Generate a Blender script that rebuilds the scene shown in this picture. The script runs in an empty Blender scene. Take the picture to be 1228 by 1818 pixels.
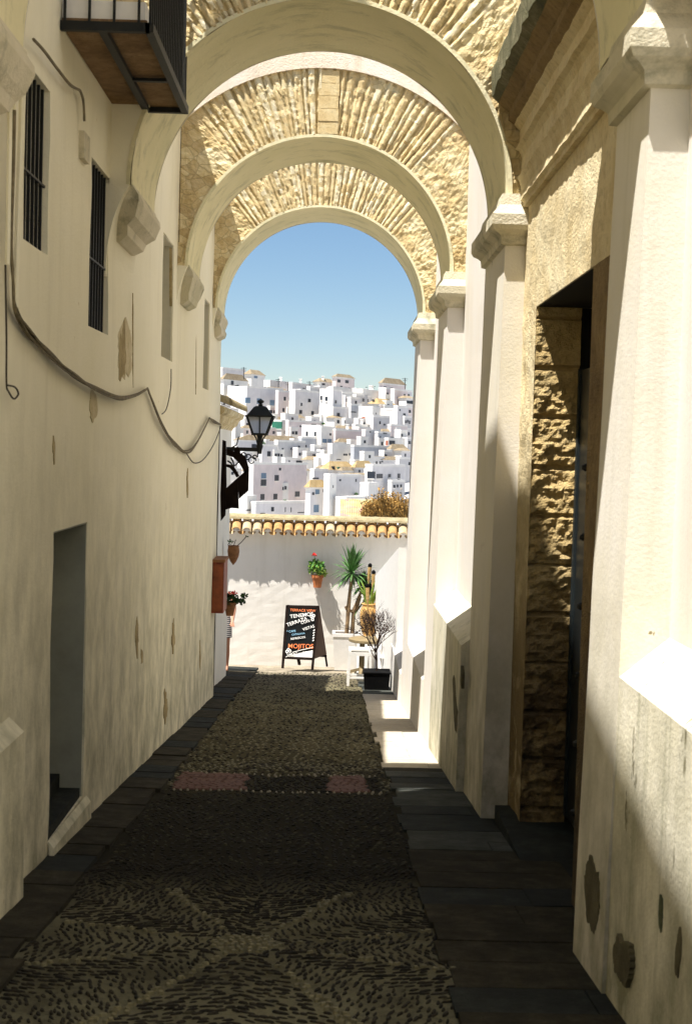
import bpy, bmesh, math, random
from mathutils import Vector, Matrix, noise
R = random.Random(7)
rad = math.radians
C = bpy.context.scene.collection
SC = bpy.context.scene

# ------------------------------------------------------------------ camera
F = 2525.0
CX, CY, VX, VY, ROLL = 614.0, 909.0, 590.0, 800.0, 0.027
yc = Vector((VX-CX, -(VY-CY), -F)).normalized()
zc = Vector((math.sin(ROLL), math.cos(ROLL), 0)); zc = (zc - yc*zc.dot(yc)).normalized()
xc = yc.cross(zc)
M3 = Matrix((xc, yc, zc))
cam = bpy.data.cameras.new('camera'); camo = bpy.data.objects.new('camera', cam); C.objects.link(camo)
camo.matrix_world = M3.to_4x4()
cam.sensor_fit = 'VERTICAL'; cam.sensor_height = 36; cam.lens = 50
cam.clip_start = 0.05; cam.clip_end = 9000
cam.dof.use_dof = True; cam.dof.focus_distance = 22; cam.dof.aperture_fstop = 8
SC.camera = camo
def ray(px, py): return M3 @ Vector(((px-CX)/F, -(py-CY)/F, -1))
def at(px, py, Y):
    d = ray(px, py); return d*(Y/d.y)
def atx(px, py, X):
    d = ray(px, py); return d*(X/d.x)

# ------------------------------------------------------------------ light
SD = Vector((0.33, 0.26, -1)).normalized()
w = bpy.data.worlds.new('World'); SC.world = w; w.use_nodes = True
nt = w.node_tree; nt.nodes.clear()
sky = nt.nodes.new('ShaderNodeTexSky'); sky.sky_type = 'NISHITA'; sky.sun_disc = False
sky.sun_elevation = math.asin(-SD.z); sky.sun_rotation = math.atan2(-SD.x, -SD.y) % (2*math.pi)
sky.air_density = 1.0; sky.dust_density = 0.0; sky.ozone_density = 1.2
bg = nt.nodes.new('ShaderNodeBackground'); bg.inputs[1].default_value = 0.053
wo = nt.nodes.new('ShaderNodeOutputWorld')
hs = nt.nodes.new('ShaderNodeHueSaturation'); hs.inputs['Saturation'].default_value = 1.12; hs.inputs['Hue'].default_value = .495
nt.links.new(sky.outputs[0], hs.inputs['Color']); tn = nt.nodes.new('ShaderNodeMix'); tn.data_type = 'RGBA'; tn.blend_type = 'MULTIPLY'; tn.inputs[0].default_value = 1; tn.inputs[7].default_value = (.94, .985, 1.10, 1)
nt.links.new(hs.outputs[0], tn.inputs[6]); nt.links.new(tn.outputs[2], bg.inputs[0]); nt.links.new(bg.outputs[0], wo.inputs[0])
sl = bpy.data.lights.new('sun', 'SUN'); sl.energy = 5.0; sl.angle = rad(0.5); sl.color = (1, .96, .90)
so = bpy.data.objects.new('sun', sl); C.objects.link(so)
so.rotation_euler = SD.to_track_quat('-Z', 'Y').to_euler()
SC.view_settings.view_transform = 'Standard'; SC.view_settings.look = 'None'
SC.view_settings.exposure = 1.05; SC.view_settings.gamma = 1
SC.cycles.max_bounces = 10; SC.cycles.diffuse_bounces = 7

# ------------------------------------------------------------------ helpers
def tag(o, label=None, cat=None, group=None, kind=None):
    if label: o['label'] = label
    if cat: o['category'] = cat
    if group: o['group'] = group
    if kind: o['kind'] = kind
    return o
def thing(name, label, cat, loc=(0,0,0), rz=0, group=None):
    o = bpy.data.objects.new(name, None); C.objects.link(o); o.empty_display_size = .1
    o.location = loc; o.rotation_euler = (0,0,rz)
    return tag(o, label, cat, group)
class MB:
    def __init__(s): s.v=[]; s.f=[]; s.m=[]; s.cur=0
    def add(s, vs, fs):
        n=len(s.v); s.v.extend([tuple(v) for v in vs])
        for f in fs: s.f.append([i+n for i in f]); s.m.append(s.cur)
        return s
    def box(s, x0,x1,y0,y1,z0,z1):
        return s.add([(x0,y0,z0),(x1,y0,z0),(x1,y1,z0),(x0,y1,z0),(x0,y0,z1),(x1,y0,z1),(x1,y1,z1),(x0,y1,z1)],
            [(0,3,2,1),(4,5,6,7),(0,1,5,4),(1,2,6,5),(2,3,7,6),(3,0,4,7)])
    def hull(s, bot, top):   # two matching rings
        n=len(bot); fs=[tuple(reversed(range(n))), tuple(range(n,2*n))]
        for i in range(n):
            j=(i+1)%n; fs.append((i,j,n+j,n+i))
        return s.add(list(bot)+list(top), fs)
    def bar(s, a, b, w, h=None, up=(0,0,1)):
        a=Vector(a); b=Vector(b); h=h or w; d=(b-a).normalized(); u=Vector(up)
        if abs(d.dot(u))>.95: u=Vector((1,0,0))
        x=d.cross(u).normalized()*w/2; y=x.cross(d).normalized()*h/2
        return s.hull([a-x-y,a+x-y,a+x+y,a-x+y],[b-x-y,b+x-y,b+x+y,b-x+y])
    def tube(s, pts, r, n=6):
        pts=[Vector(p) for p in pts]; k=len(pts); rr = r if isinstance(r,(list,tuple)) else [r]*k
        vs=[]; u=None
        for i,p in enumerate(pts):
            d=(pts[min(i+1,k-1)]-pts[max(i-1,0)]).normalized()
            if u is None:
                u=Vector((0,0,1)) if abs(d.z)<.9 else Vector((1,0,0))
            u=(u-d*u.dot(d)).normalized(); t=d.cross(u)
            for j in range(n):
                a=2*math.pi*j/n; vs.append(p+(u*math.cos(a)+t*math.sin(a))*rr[i])
        fs=[]
        for i in range(k-1):
            for j in range(n):
                j2=(j+1)%n; fs.append((i*n+j,i*n+j2,(i+1)*n+j2,(i+1)*n+j))
        fs.append(tuple(reversed(range(n)))); fs.append(tuple((k-1)*n+j for j in range(n)))
        return s.add(vs,fs)
    def lathe(s, prof, c=(0,0,0), n=20):
        vs=[]; c=Vector(c)
        for r,z in prof:
            for j in range(n):
                a=2*math.pi*j/n; vs.append(c+Vector((r*math.cos(a),r*math.sin(a),z)))
        k=len(prof); fs=[]
        for i in range(k-1):
            for j in range(n):
                j2=(j+1)%n; fs.append((i*n+j,i*n+j2,(i+1)*n+j2,(i+1)*n+j))
        fs.append(tuple(reversed(range(n)))); fs.append(tuple((k-1)*n+j for j in range(n)))
        return s.add(vs,fs)
    def prism(s, pts, vec):
        v=Vector(vec); return s.hull([Vector(p) for p in pts],[Vector(p)+v for p in pts])
    def grid(s, P, nu, nv):   # P(i,j)
        vs=[P(i,j) for i in range(nu+1) for j in range(nv+1)]
        fs=[(i*(nv+1)+j,(i+1)*(nv+1)+j,(i+1)*(nv+1)+j+1,i*(nv+1)+j+1) for i in range(nu) for j in range(nv)]
        return s.add(vs,fs)
    def build(s, name, mats, parent=None, smooth=False, loc=None):
        me=bpy.data.meshes.new(name); me.from_pydata(s.v,[],s.f)
        if not isinstance(mats,(list,tuple)): mats=[mats]
        for m in mats: me.materials.append(m)
        me.polygons.foreach_set('material_index', s.m)
        if smooth: me.polygons.foreach_set('use_smooth',[True]*len(s.f))
        me.validate(); bm=bmesh.new(); bm.from_mesh(me); bmesh.ops.recalc_face_normals(bm,faces=bm.faces); bm.to_mesh(me); bm.free()
        o=bpy.data.objects.new(name,me); C.objects.link(o)
        if parent: o.parent=parent
        if loc: o.location=loc
        return o
def nz(p, s=1.0, oct=3):
    return noise.fractal(Vector(p)*s, 1.0, 2.0, oct)

# ------------------------------------------------------------------ materials
def mat(name):
    m=bpy.data.materials.new(name); m.use_nodes=True; t=m.node_tree; t.nodes.clear()
    o=t.nodes.new('ShaderNodeOutputMaterial'); b=t.nodes.new('ShaderNodeBsdfPrincipled'); t.links.new(b.outputs[0],o.inputs[0])
    b.inputs['Specular IOR Level'].default_value=.25
    return m,t,b
def N(t,typ,**k):
    n=t.nodes.new(typ)
    for a,v in k.items():
        if a.startswith('_'): setattr(n,a[1:],v)
        else: n.inputs[a].default_value=v
    return n
def geo(t, scale=(1,1,1)):
    tc=t.nodes.new('ShaderNodeTexCoord'); mp=t.nodes.new('ShaderNodeMapping'); mp.inputs['Scale'].default_value=scale
    t.links.new(tc.outputs['Object'],mp.inputs['Vector']); return mp.outputs[0]
def ramp(t, fac, stops):
    r=t.nodes.new('ShaderNodeValToRGB'); e=r.color_ramp.elements
    while len(e)<len(stops): e.new(.5)
    for i,(p,c) in enumerate(stops):
        e[i].position=p; e[i].color=(*c,1) if len(c)==3 else c
    t.links.new(fac,r.inputs[0]); return r.outputs[0]
def noi(t, vec, scale, detail=5, rough=.6, dist=0):
    n=N(t,'ShaderNodeTexNoise',Scale=scale,Detail=detail,Roughness=rough,Distortion=dist); t.links.new(vec,n.inputs['Vector']); return n.outputs[0]
def mix(t, fac, a, b, typ='MIX'):
    m=t.nodes.new('ShaderNodeMix'); m.data_type='RGBA'; m.blend_type=typ
    for i,x in ((0,fac),(6,a),(7,b)):
        if isinstance(x,(int,float)): m.inputs[i].default_value=x
        elif isinstance(x,tuple): m.inputs[i].default_value=(*x,1)
        else: t.links.new(x,m.inputs[i])
    return m.outputs[2]
def bump(t,b,h,st,dist=.02):
    n=N(t,'ShaderNodeBump',Strength=st,Distance=dist); t.links.new(h,n.inputs['Height']); t.links.new(n.outputs[0],b.inputs['Normal'])
W3=(1,1,1); K3=(0,0,0)
def plaster(name, base, tint, dirt, dirtamt=.5, rough=.9, bstr=.5, patch=None, low=None, st=(5,5,.5)):
    """whitewash: soft tint clouds, vertical rain streaks, small stains, flaked patches"""
    m,t,b=mat(name); g=geo(t); gs=geo(t,st); gb=geo(t,(1.6,1.6,1.1))
    c=mix(t, ramp(t,noi(t,g,1.1,6,.65),[(.35,K3),(.7,W3)]), base, tint)
    st=ramp(t,noi(t,gs,1.0,6,.7,.3),[(.52,K3),(.78,(dirtamt,)*3)])
    c=mix(t,st,c,dirt)
    fl=ramp(t,noi(t,g,9,8,.75),[(.70,K3),(.76,(.6*dirtamt,)*3)]); c=mix(t,fl,c,dirt)
    if patch:
        pn=noi(t,geo(t,(2.2,2.2,.9)),1.0,10,.72,.6); pf=ramp(t,pn,[(patch[3],K3),(patch[3]+.008,W3)]); c=mix(t,ramp(t,pn,[(patch[3]-.03,K3),(patch[3]-.004,(.35,)*3)]),c,tuple(x*1.05 for x in base)); c=mix(t,pf,c,tuple(patch[:3]))
    if low:   # street grime with lower-wall shade painted in: (z of full tone, z of none, colour, slope)
        tc=t.nodes.new('ShaderNodeTexCoord'); sp=t.nodes.new('ShaderNodeSeparateXYZ'); t.links.new(tc.outputs['Object'],sp.inputs[0])
        a=N(t,'ShaderNodeMath',_operation='MULTIPLY_ADD'); a.inputs[1].default_value=.0943; t.links.new(sp.outputs[1],a.inputs[0]); t.links.new(sp.outputs[2],a.inputs[2])
        q=N(t,'ShaderNodeMapRange'); q.inputs[1].default_value=low[0]; q.inputs[2].default_value=low[1]; q.inputs[3].default_value=1; q.inputs[4].default_value=0
        t.links.new(a.outputs[0],q.inputs[0])
        k=ramp(t,noi(t,gb,2.0,7,.7),[(.35,K3),(.62,W3)])
        mm=N(t,'ShaderNodeMath',_operation='MULTIPLY'); t.links.new(q.outputs[0],mm.inputs[0]); t.links.new(k,mm.inputs[1])
        c=mix(t,mm.outputs[0],c,low[2])
    t.links.new(c,b.inputs['Base Color']); b.inputs['Roughness'].default_value=rough
    hh=mix(t,.35,noi(t,g,5,8,.7),noi(t,g,60,3,.6)); bump(t,b,hh,bstr,.03)
    return m
def stone(name, c1, c2, c3, sc=3, bstr=.8, rough=.95, dist=.04, low=None):
    m,t,b=mat(name); g=geo(t)
    c=ramp(t,noi(t,g,sc,8,.7),[(.25,c1),(.5,c2),(.75,c3)])
    c=mix(t,ramp(t,noi(t,g,sc*9,4,.7),[(.5,K3),(.75,(.5,)*3)]),c,tuple(x*.5 for x in c1))
    if low:  # darker towards the bottom: shade painted into the stone colour
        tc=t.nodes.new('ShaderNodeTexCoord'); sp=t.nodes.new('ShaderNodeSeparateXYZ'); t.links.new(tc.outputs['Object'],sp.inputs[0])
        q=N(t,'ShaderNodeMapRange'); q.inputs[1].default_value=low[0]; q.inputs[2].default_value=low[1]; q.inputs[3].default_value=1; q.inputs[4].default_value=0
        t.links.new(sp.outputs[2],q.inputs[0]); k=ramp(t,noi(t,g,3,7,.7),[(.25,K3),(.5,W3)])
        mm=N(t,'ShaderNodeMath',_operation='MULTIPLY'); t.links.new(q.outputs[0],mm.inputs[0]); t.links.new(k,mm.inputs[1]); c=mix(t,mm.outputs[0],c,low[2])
    t.links.new(c,b.inputs['Base Color']); b.inputs['Roughness'].default_value=rough
    bump(t,b,mix(t,.5,noi(t,g,sc*4,8,.75),noi(t,g,sc*22,3,.6)),bstr,dist); return m
def plain(name, col, rough=.7, metal=0, var=.25, sc=8, spec=.3, bst=.15):
    m,t,b=mat(name); g=geo(t)
    c=ramp(t,noi(t,g,sc,5,.65),[(.3,tuple(x*(1-var) for x in col)),(.7,tuple(min(1,x*(1+var)) for x in col))])
    t.links.new(c,b.inputs['Base Color']); b.inputs['Roughness'].default_value=rough; b.inputs['Metallic'].default_value=metal
    b.inputs['Specular IOR Level'].default_value=spec
    bump(t,b,noi(t,g,sc*6,4,.6),bst,.01); return m

M={}
M['left']=plaster('aged_whitewash',(.88,.83,.66),(.84,.79,.60),(.46,.40,.26),.20,bstr=.3,patch=(.56,.47,.29,.665),low=(-1.9,1.2,(.33,.32,.22)))
M['left2']=plaster('white_render',(.84,.80,.70),(.78,.74,.64),(.40,.35,.25),.3)
M['right']=plaster('white_limewash',(.72,.69,.65),(.70,.65,.57),(.43,.38,.28),.28,bstr=.15)
M['pil']=plaster('pilaster_limewash',(.74,.70,.63),(.70,.65,.52),(.36,.33,.20),.3,bstr=.2,patch=(.24,.20,.11,.655),low=(-2.0,.3,(.22,.21,.125)))
M['rightlow']=plaster('stained_shaded_limewash',(.80,.76,.65),(.72,.67,.50),(.20,.21,.12),.75,bstr=.35,patch=(.17,.15,.09,.625),low=(-1.9,.3,(.20,.195,.115)),st=(9,9,.7))  # real stains and flakes; the low range also paints in shade
M['soffit']=plaster('grimy_plaster',(.84,.77,.52),(.72,.67,.42),(.26,.26,.14),.7,bstr=.35,st=(2.2,5,4))
M['band']=plaster('pink_white_plaster',(.85,.78,.68),(.80,.66,.48),(.50,.35,.18),.6)
M['capital']=plaster('capital_plaster',(.74,.67,.52),(.52,.48,.33),(.11,.12,.07),1.0,bstr=.7,st=(3.4,3,3))
M['mould']=stone('mouldy_stone',(.05,.06,.035),(.16,.15,.08),(.38,.34,.22),4)
def masonry(name, c1, c2, c3):
    m,t,b=mat(name); g=geo(t)
    c=ramp(t,noi(t,g,5,8,.7),[(.28,c1),(.5,c2),(.74,c3)])
    v=N(t,'ShaderNodeTexVoronoi',Scale=8.0,Randomness=1.0); gd=geo(t,(1,1,1.3)); t.links.new(gd,v.inputs['Vector'])
    vc=t.nodes.new('ShaderNodeSeparateColor'); t.links.new(v.outputs['Color'],vc.inputs[0])
    c=mix(t,.8,c,ramp(t,vc.outputs[0],[(0,(.62,.52,.40)),(.5,(.86,.80,.70)),(1,(1,1,1))]),'MULTIPLY')
    ve=N(t,'ShaderNodeTexVoronoi',Scale=8.0,_feature='DISTANCE_TO_EDGE'); t.links.new(gd,ve.inputs['Vector'])
    c=mix(t,ramp(t,ve.outputs['Distance'],[(.01,(.55,)*3),(.05,K3)]),c,tuple(x*.55 for x in c1))
    c=mix(t,ramp(t,noi(t,g,1.6,7,.7),[(.52,K3),(.75,(.55,)*3)]),c,(.44,.40,.24))
    t.links.new(c,b.inputs['Base Color']); b.inputs['Roughness'].default_value=.95
    bump(t,b,mix(t,.5,noi(t,g,18,8,.75),noi(t,g,80,3,.6)),.7,.03); return m
M['brickface']=masonry('sandy_rubble',(.64,.50,.25),(.82,.70,.42),(.90,.83,.60))
M['brickred']=stone('old_brick',(.58,.41,.19),(.76,.60,.32),(.86,.73,.46),9,.6)
M['brickpale']=stone('pale_brick',(.68,.57,.34),(.84,.74,.50),(.90,.85,.66),9,.6)
M['brickmortar']=stone('crumbling_mortar',(.40,.31,.14),(.58,.46,.24),(.72,.62,.38),9,.6)
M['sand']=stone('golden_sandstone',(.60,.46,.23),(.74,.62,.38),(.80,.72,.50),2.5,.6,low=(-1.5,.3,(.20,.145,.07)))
M['sandshade']=stone('shaded_sandstone',(.14,.09,.04),(.26,.18,.08),(.38,.27,.13),2.5,.8,low=(-1.8,-.3,(.07,.05,.025)))  # portal stone with its shadow painted in, for near jamb and frieze
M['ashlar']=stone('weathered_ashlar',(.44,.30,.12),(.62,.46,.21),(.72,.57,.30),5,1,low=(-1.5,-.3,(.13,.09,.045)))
M['iron']=plain('black_iron',(.012,.013,.012),.55,.3,spec=.4)
M['dark']=plain('dark_room',(.01,.009,.008),.9)
M['terracotta_soffit']=stone('terracotta_slab',(.11,.065,.03),(.25,.155,.075),(.40,.28,.15),4,.5)
M['cable']=plain('dusty_cable',(.17,.14,.085),.8,sc=20,var=.5)
M['cable2']=plain('dark_cable',(.06,.05,.035),.8)
M['door']=plain('dark_teal_door',(.005,.008,.009),.45,spec=.5)
M['reddoor']=plain('varnished_wood',(.24,.05,.018),.5,sc=4,var=.5)
M['wood']=plain('dark_wood',(.012,.007,.005),.8,spec=.08)
M['woodmid']=plain('brown_board',(.06,.026,.012),.6)
M['slate']=plain('blackboard',(.009,.010,.010),.9,spec=.05)
M['white']=plain('white_paint',(.80,.78,.74),.5,var=.06)
M['whiteblue']=plain('blue_paint',(.30,.55,.72),.6)
M['orange']=plain('orange_chalk',(.80,.22,.07),.7)
M['chalk']=plain('white_chalk',(.85,.83,.78),.7,var=.1)
M['clay']=plain('terracotta_clay',(.50,.17,.06),.8,var=.35)
M['claydark']=plain('brown_clay',(.26,.12,.05),.8,var=.4)
M['urn']=plain('ochre_urn',(.62,.36,.12),.75,var=.3)
M['leaf']=plain('green_leaf',(.07,.19,.035),.5,var=.5,sc=14)
M['leafy']=plain('yellow_green_leaf',(.22,.33,.05),.5,var=.5,sc=14)
M['yucca']=plain('yucca_leaf',(.08,.17,.05),.45,var=.5,sc=10)
M['leafdark']=plain('dark_leaf',(.03,.075,.018),.5,var=.5)
M['bark']=plain('grey_bark',(.24,.16,.085),.9,var=.5,sc=20,bst=.6)
M['twig']=plain('dry_twig',(.045,.025,.018),.9)
M['dry']=plain('dry_grass_gold',(.42,.24,.06),.8,var=.5,sc=3)
M['dry2']=plain('dry_grass_dark',(.16,.10,.03),.8,var=.5,sc=3)
M['flower']=plain('red_petal',(.75,.05,.04),.6)
M['pinkflower']=plain('pink_petal',(.75,.22,.20),.6)
M['black']=plain('black_plastic',(.004,.004,.004),.8,spec=.08)
M['bamboo']=plain('bamboo_cane',(.42,.27,.10),.6,var=.4,sc=20)
M['tabletop']=plain('weathered_table',(.22,.165,.085),.8)
M['skin']=plain('tanned_skin',(.50,.24,.15),.6,var=.1)
M['hair']=plain('dark_hair',(.02,.012,.008),.5)
M['glass']=None
m,t,b=mat('milky_lantern_glass'); b.inputs['Base Color'].default_value=(.78,.80,.84,1); b.inputs['Roughness'].default_value=.35; b.inputs['Transmission Weight'].default_value=.55; M['glass']=m
# striped cloth
m,t,b=mat('striped_cloth'); g=geo(t); wv=N(t,'ShaderNodeTexWave',Scale=9.0,Distortion=.3); wv.bands_direction='Z'; t.links.new(g,wv.inputs['Vector'])
t.links.new(ramp(t,wv.outputs[0],[(.45,(.03,.03,.04)),(.55,(.75,.72,.68))]),b.inputs['Base Color']); M['stripe']=m
# clay roof tile material
def tilemat(name, c1,c2,c3,sc):
    m,t,b=mat(name); g=geo(t); v=N(t,'ShaderNodeTexVoronoi',Scale=sc); t.links.new(g,v.inputs['Vector'])
    c=ramp(t,noi(t,g,sc*.7,5,.7),[(.3,c1),(.5,c2),(.7,c3)])
    c=mix(t,.3,c,v.outputs['Color'],'SOFT_LIGHT'); t.links.new(c,b.inputs['Base Color']); b.inputs['Roughness'].default_value=.9
    bump(t,b,noi(t,g,sc*5,5,.7),.5,.02); return m
M['tile']=stone('clay_tile',(.36,.18,.07),(.52,.31,.12),(.62,.45,.24),9,.6)
M['ridge']=stone('lichen_mortar',(.26,.21,.11),(.44,.36,.20),(.56,.48,.32),7,.8)
M['tileb']=stone('weathered_tile',(.26,.15,.06),(.44,.29,.13),(.58,.44,.26),9,.6)
M['tilec']=stone('pale_tile_clay',(.44,.30,.15),(.60,.46,.27),(.68,.57,.40),9,.6)
M['mortar']=plain('white_mortar',(.78,.74,.68),.9)

# ------------------------------------------------------------------ ground
def floorz(Y): return -1.6-.0943*min(max(Y,-12),30)
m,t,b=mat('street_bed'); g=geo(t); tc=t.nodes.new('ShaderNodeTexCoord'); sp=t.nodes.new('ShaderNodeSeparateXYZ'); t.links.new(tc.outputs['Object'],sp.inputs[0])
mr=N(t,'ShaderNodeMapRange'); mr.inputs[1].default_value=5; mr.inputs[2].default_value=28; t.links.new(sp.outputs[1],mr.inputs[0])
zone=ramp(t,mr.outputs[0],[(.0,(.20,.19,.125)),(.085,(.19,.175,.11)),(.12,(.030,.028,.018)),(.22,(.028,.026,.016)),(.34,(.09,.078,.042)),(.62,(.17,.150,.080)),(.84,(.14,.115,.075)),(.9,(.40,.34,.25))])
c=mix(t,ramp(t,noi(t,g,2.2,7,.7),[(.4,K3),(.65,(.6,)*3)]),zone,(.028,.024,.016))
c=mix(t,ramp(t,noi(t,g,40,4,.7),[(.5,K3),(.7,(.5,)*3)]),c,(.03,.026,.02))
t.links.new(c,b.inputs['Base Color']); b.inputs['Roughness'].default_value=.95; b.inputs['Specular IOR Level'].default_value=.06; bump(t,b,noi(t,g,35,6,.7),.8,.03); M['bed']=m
M['pebdark']=plain('dark_pebble',(.026,.023,.017),.7,var=.7,sc=14)
M['pebpale']=plain('pale_pebble',(.26,.23,.17),.7,var=.3,sc=20)
M['pebmid']=plain('brown_pebble',(.055,.050,.032),.8,var=.5,sc=20)
M['peblight']=plain('grey_pebble',(.16,.145,.085),.55,var=.5,sc=30)
M['pebpink']=plain('pink_setts',(.15,.085,.07),.7,var=.3,sc=20)
for _n in ('pebdark','peblight','pebpink','pebpale','pebmid'): M[_n].node_tree.nodes['Principled BSDF'].inputs['Specular IOR Level'].default_value=.10
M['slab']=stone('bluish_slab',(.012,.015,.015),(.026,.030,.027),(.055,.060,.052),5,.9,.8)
M['slabsun']=stone('sunlit_slab',(.40,.34,.26),(.52,.46,.36),(.60,.54,.44),3,.4)  # pale slab copy, sunlight put into the colour
M['earth']=stone('valley_earth',(.30,.27,.22),(.46,.44,.42),(.58,.56,.55),.05,.3)

gb=MB(); 
def gp(i,j):
    X=-2.6+i*5.4/54; Y=-12+j*.14
    return (X,Y,floorz(Y)-.012+.02*nz((X*1.3,Y*1.3,0)))
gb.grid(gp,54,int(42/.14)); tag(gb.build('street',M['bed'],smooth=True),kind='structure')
# pebble mosaic (one uncountable surface)
pb=MB()
def pebble(X,Y,a,L,Wd,h,mi):
    ca,sa=math.cos(a),math.sin(a); z=floorz(Y)-.012+.02*nz((X*1.3,Y*1.3,0)); pb.cur=mi
    out=[];top=[]
    for k in range(6):
        q=2*math.pi*k/6; u=math.cos(q)*L; v=math.sin(q)*Wd
        out.append((X+u*ca-v*sa,Y+u*sa+v*ca,z-.004)); top.append((X+(u*ca-v*sa)*.62,Y+(u*sa+v*ca)*.62,z+h))
    n=len(pb.v); pb.v.extend(out+top)
    for k in range(6):
        k2=(k+1)%6; pb.f.append([n+k,n+k2,n+6+k2,n+6+k]); pb.m.append(mi)
    pb.f.append([n+6+k for k in range(6)]); pb.m.append(mi)
def xlim(Y): return -1.24+.05*math.sin(Y*3.1)+.03*math.sin(Y*11), .53+.03*math.sin(Y*2.3)+.02*math.sin(Y*13)
yy=4.7
def orient(X,Y):
    """leaf and fan directions of the mosaic"""
    cx,cy=-.32,6.2
    dx,dy=X-cx,Y-cy; r=math.hypot(dx,dy*.9)
    th=math.atan2(dy,dx)
    if Y<7.3:
        k=8; s=(th*k/(2*math.pi))%1.0
        base=(math.floor(th*k/(2*math.pi))+.5)*2*math.pi/k
        return base+(0.75 if s<.5 else -.75), abs(s-.5)<.04 or r<.16, r
    m=(X+1.16)%.55; 
    return (math.pi/2+(.7 if m<.275 else -.7)+.25*math.sin(Y*2)), abs(m-.275)<.02, r
while yy<25.5:
    near=yy<8; st=.062 if near else (.075 if yy<13 else .10)
    a0,a1=xlim(yy); X=a0
    while X<a1:
        x=X+R.uniform(-.012,.012); y=yy+R.uniform(-.012,.012)
        an,spine,r=orient(x,y)
        band = 10.8<y<11.85 and -1.16<x<.45
        if band:
            edge = y<10.13 or y>10.8 or x<-.75 or .2<x<.45 and True
            if (x<-.62 or .05<x<.34) and 10.9<y<11.75: pebble(x,y,R.uniform(-.1,.1),.045,.036,.012,2)
            else: pebble(x,y,1.57 if (y<10.9 or y>11.75) else R.uniform(0,3),.034,.013,.010,3 if (y<10.9 or y>11.75) else 0)
        elif spine and yy<7.3: pebble(x,y,an+1.57,.022,.014,.012,1)
        else:
            mi=0 if (near and R.random()<.9) or R.random()<(.75 if yy<11 else .40) else (4 if yy<11 else 1)
            if R.random()<.93: pebble(x,y,an+R.uniform(-.18,.18),(.030 if near else .026)*R.uniform(.7,1.2),(.0085 if near else .013)*R.uniform(.8,1.25),R.uniform(.004,.010),mi)
        X+=st*(.62 if near else .75)
    yy+=st*.8
tag(pb.build('pebble_mosaic',[M['pebdark'],M['peblight'],M['pebpink'],M['pebpale'],M['pebmid']]),'pebbles set in leaf and fan patterns in the street','pebbles',kind='stuff')
# slabs each side
sb=MB(); y=2.0
while y<27:
    L=R.uniform(.26,.42) if y<13 else R.uniform(.4,.7)
    lit=12.3<y<20.6  # stretch of the sun patches, slabs here take the painted sunlit tone
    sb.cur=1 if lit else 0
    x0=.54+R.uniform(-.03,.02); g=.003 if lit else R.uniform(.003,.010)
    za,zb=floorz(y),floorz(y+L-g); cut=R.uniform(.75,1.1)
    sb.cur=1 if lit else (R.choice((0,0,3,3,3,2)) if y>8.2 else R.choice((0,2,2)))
    for xa,xb in (((x0,cut-.003),(cut+.002,1.38)) if R.random()<.25 else ((x0,1.38),)):
        e=R.uniform(0,.003 if lit else .007); j=[R.uniform(-.004,.004) for _ in range(6)]
        xm=(xa+xb)/2
        tp_=[(xa+j[0],y+j[1],za+.008+e),(xm,y+j[2],za+.010+e+j[3]*.5),(xb,y,za+.010+e),(xb,y+L-g,zb+.010+e),(xm,y+L-g+j[4],zb+.010+e+j[5]*.5),(xa+j[0],y+L-g,zb+.008+e)]
        sb.hull([(p[0],p[1],p[2]-.06) for p in tp_],tp_)
    y+=L
y=2.0
while y<26:
    L=R.uniform(.25,.6); x0=-1.9; x1=-1.24+R.uniform(-.05,.02); g=.015; e=R.uniform(0,.012); sb.cur=2 if R.random()<.75 else 0
    za,zb=floorz(y),floorz(y+L-g)
    sb.add([(x0,y,za+.02+e),(x1,y,za+.006+e),(x1,y+L-g,zb+.006+e),(x0,y+L-g,zb+.02+e),(x0,y,za-.05),(x1,y,za-.05),(x1,y+L-g,zb-.05),(x0,y+L-g,zb-.05)],
           [(0,1,2,3),(4,7,6,5),(0,4,5,1),(1,5,6,2),(2,6,7,3),(3,7,4,0)])
    y+=L
M['slabmid']=stone('grey_green_slab',(.035,.040,.034),(.075,.082,.070),(.13,.135,.12),6,1.0,.9)
M['slabbrown']=stone('worn_brown_slab',(.024,.022,.014),(.050,.044,.029),(.100,.088,.06),6,1.0,.9)
for _n in ('slab','slabbrown'): M[_n].node_tree.nodes['Principled BSDF'].inputs['Specular IOR Level'].default_value=.12
tag(sb.build('pavement',[M['slab'],M['slabsun'],M['slabbrown'],M['slabmid']]),kind='structure')

# wide ground far below, valley and hill of the town
def hillz(X,Y):
    if Y<31: return -4.6
    if Y<240: return -4.6-(Y-31)*.098
    z=-20.5+(min(Y,402)-260)*.236
    if Y>402: z-=(Y-402)*.03
    return z
tb=MB(); ysn=[31,40,60,90,130,180,240]+[240+i*8 for i in range(1,25)]+[480,600,900,1500,3000,7000]
def tp(i,j):
    Y=ysn[j]; X=(-1+2*i/24)*(40+Y*.9) ; z=hillz(X,Y)
    if Y>240: z-=abs(X)*.02
    return (X,Y,z+ (0 if Y<60 else 1.0*nz((X*.02,Y*.02,3))))
tb.grid(tp,24,len(ysn)-1); tag(tb.build('hill_terrain',M['earth'],smooth=True),kind='structure')
g2=MB(); g2.add([(-7000,-7000,-60),(7000,-7000,-60),(7000,7000,-60),(-7000,7000,-60)],[(0,1,2,3)])
tag(g2.build('valley_ground',M['earth']),kind='structure')

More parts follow.
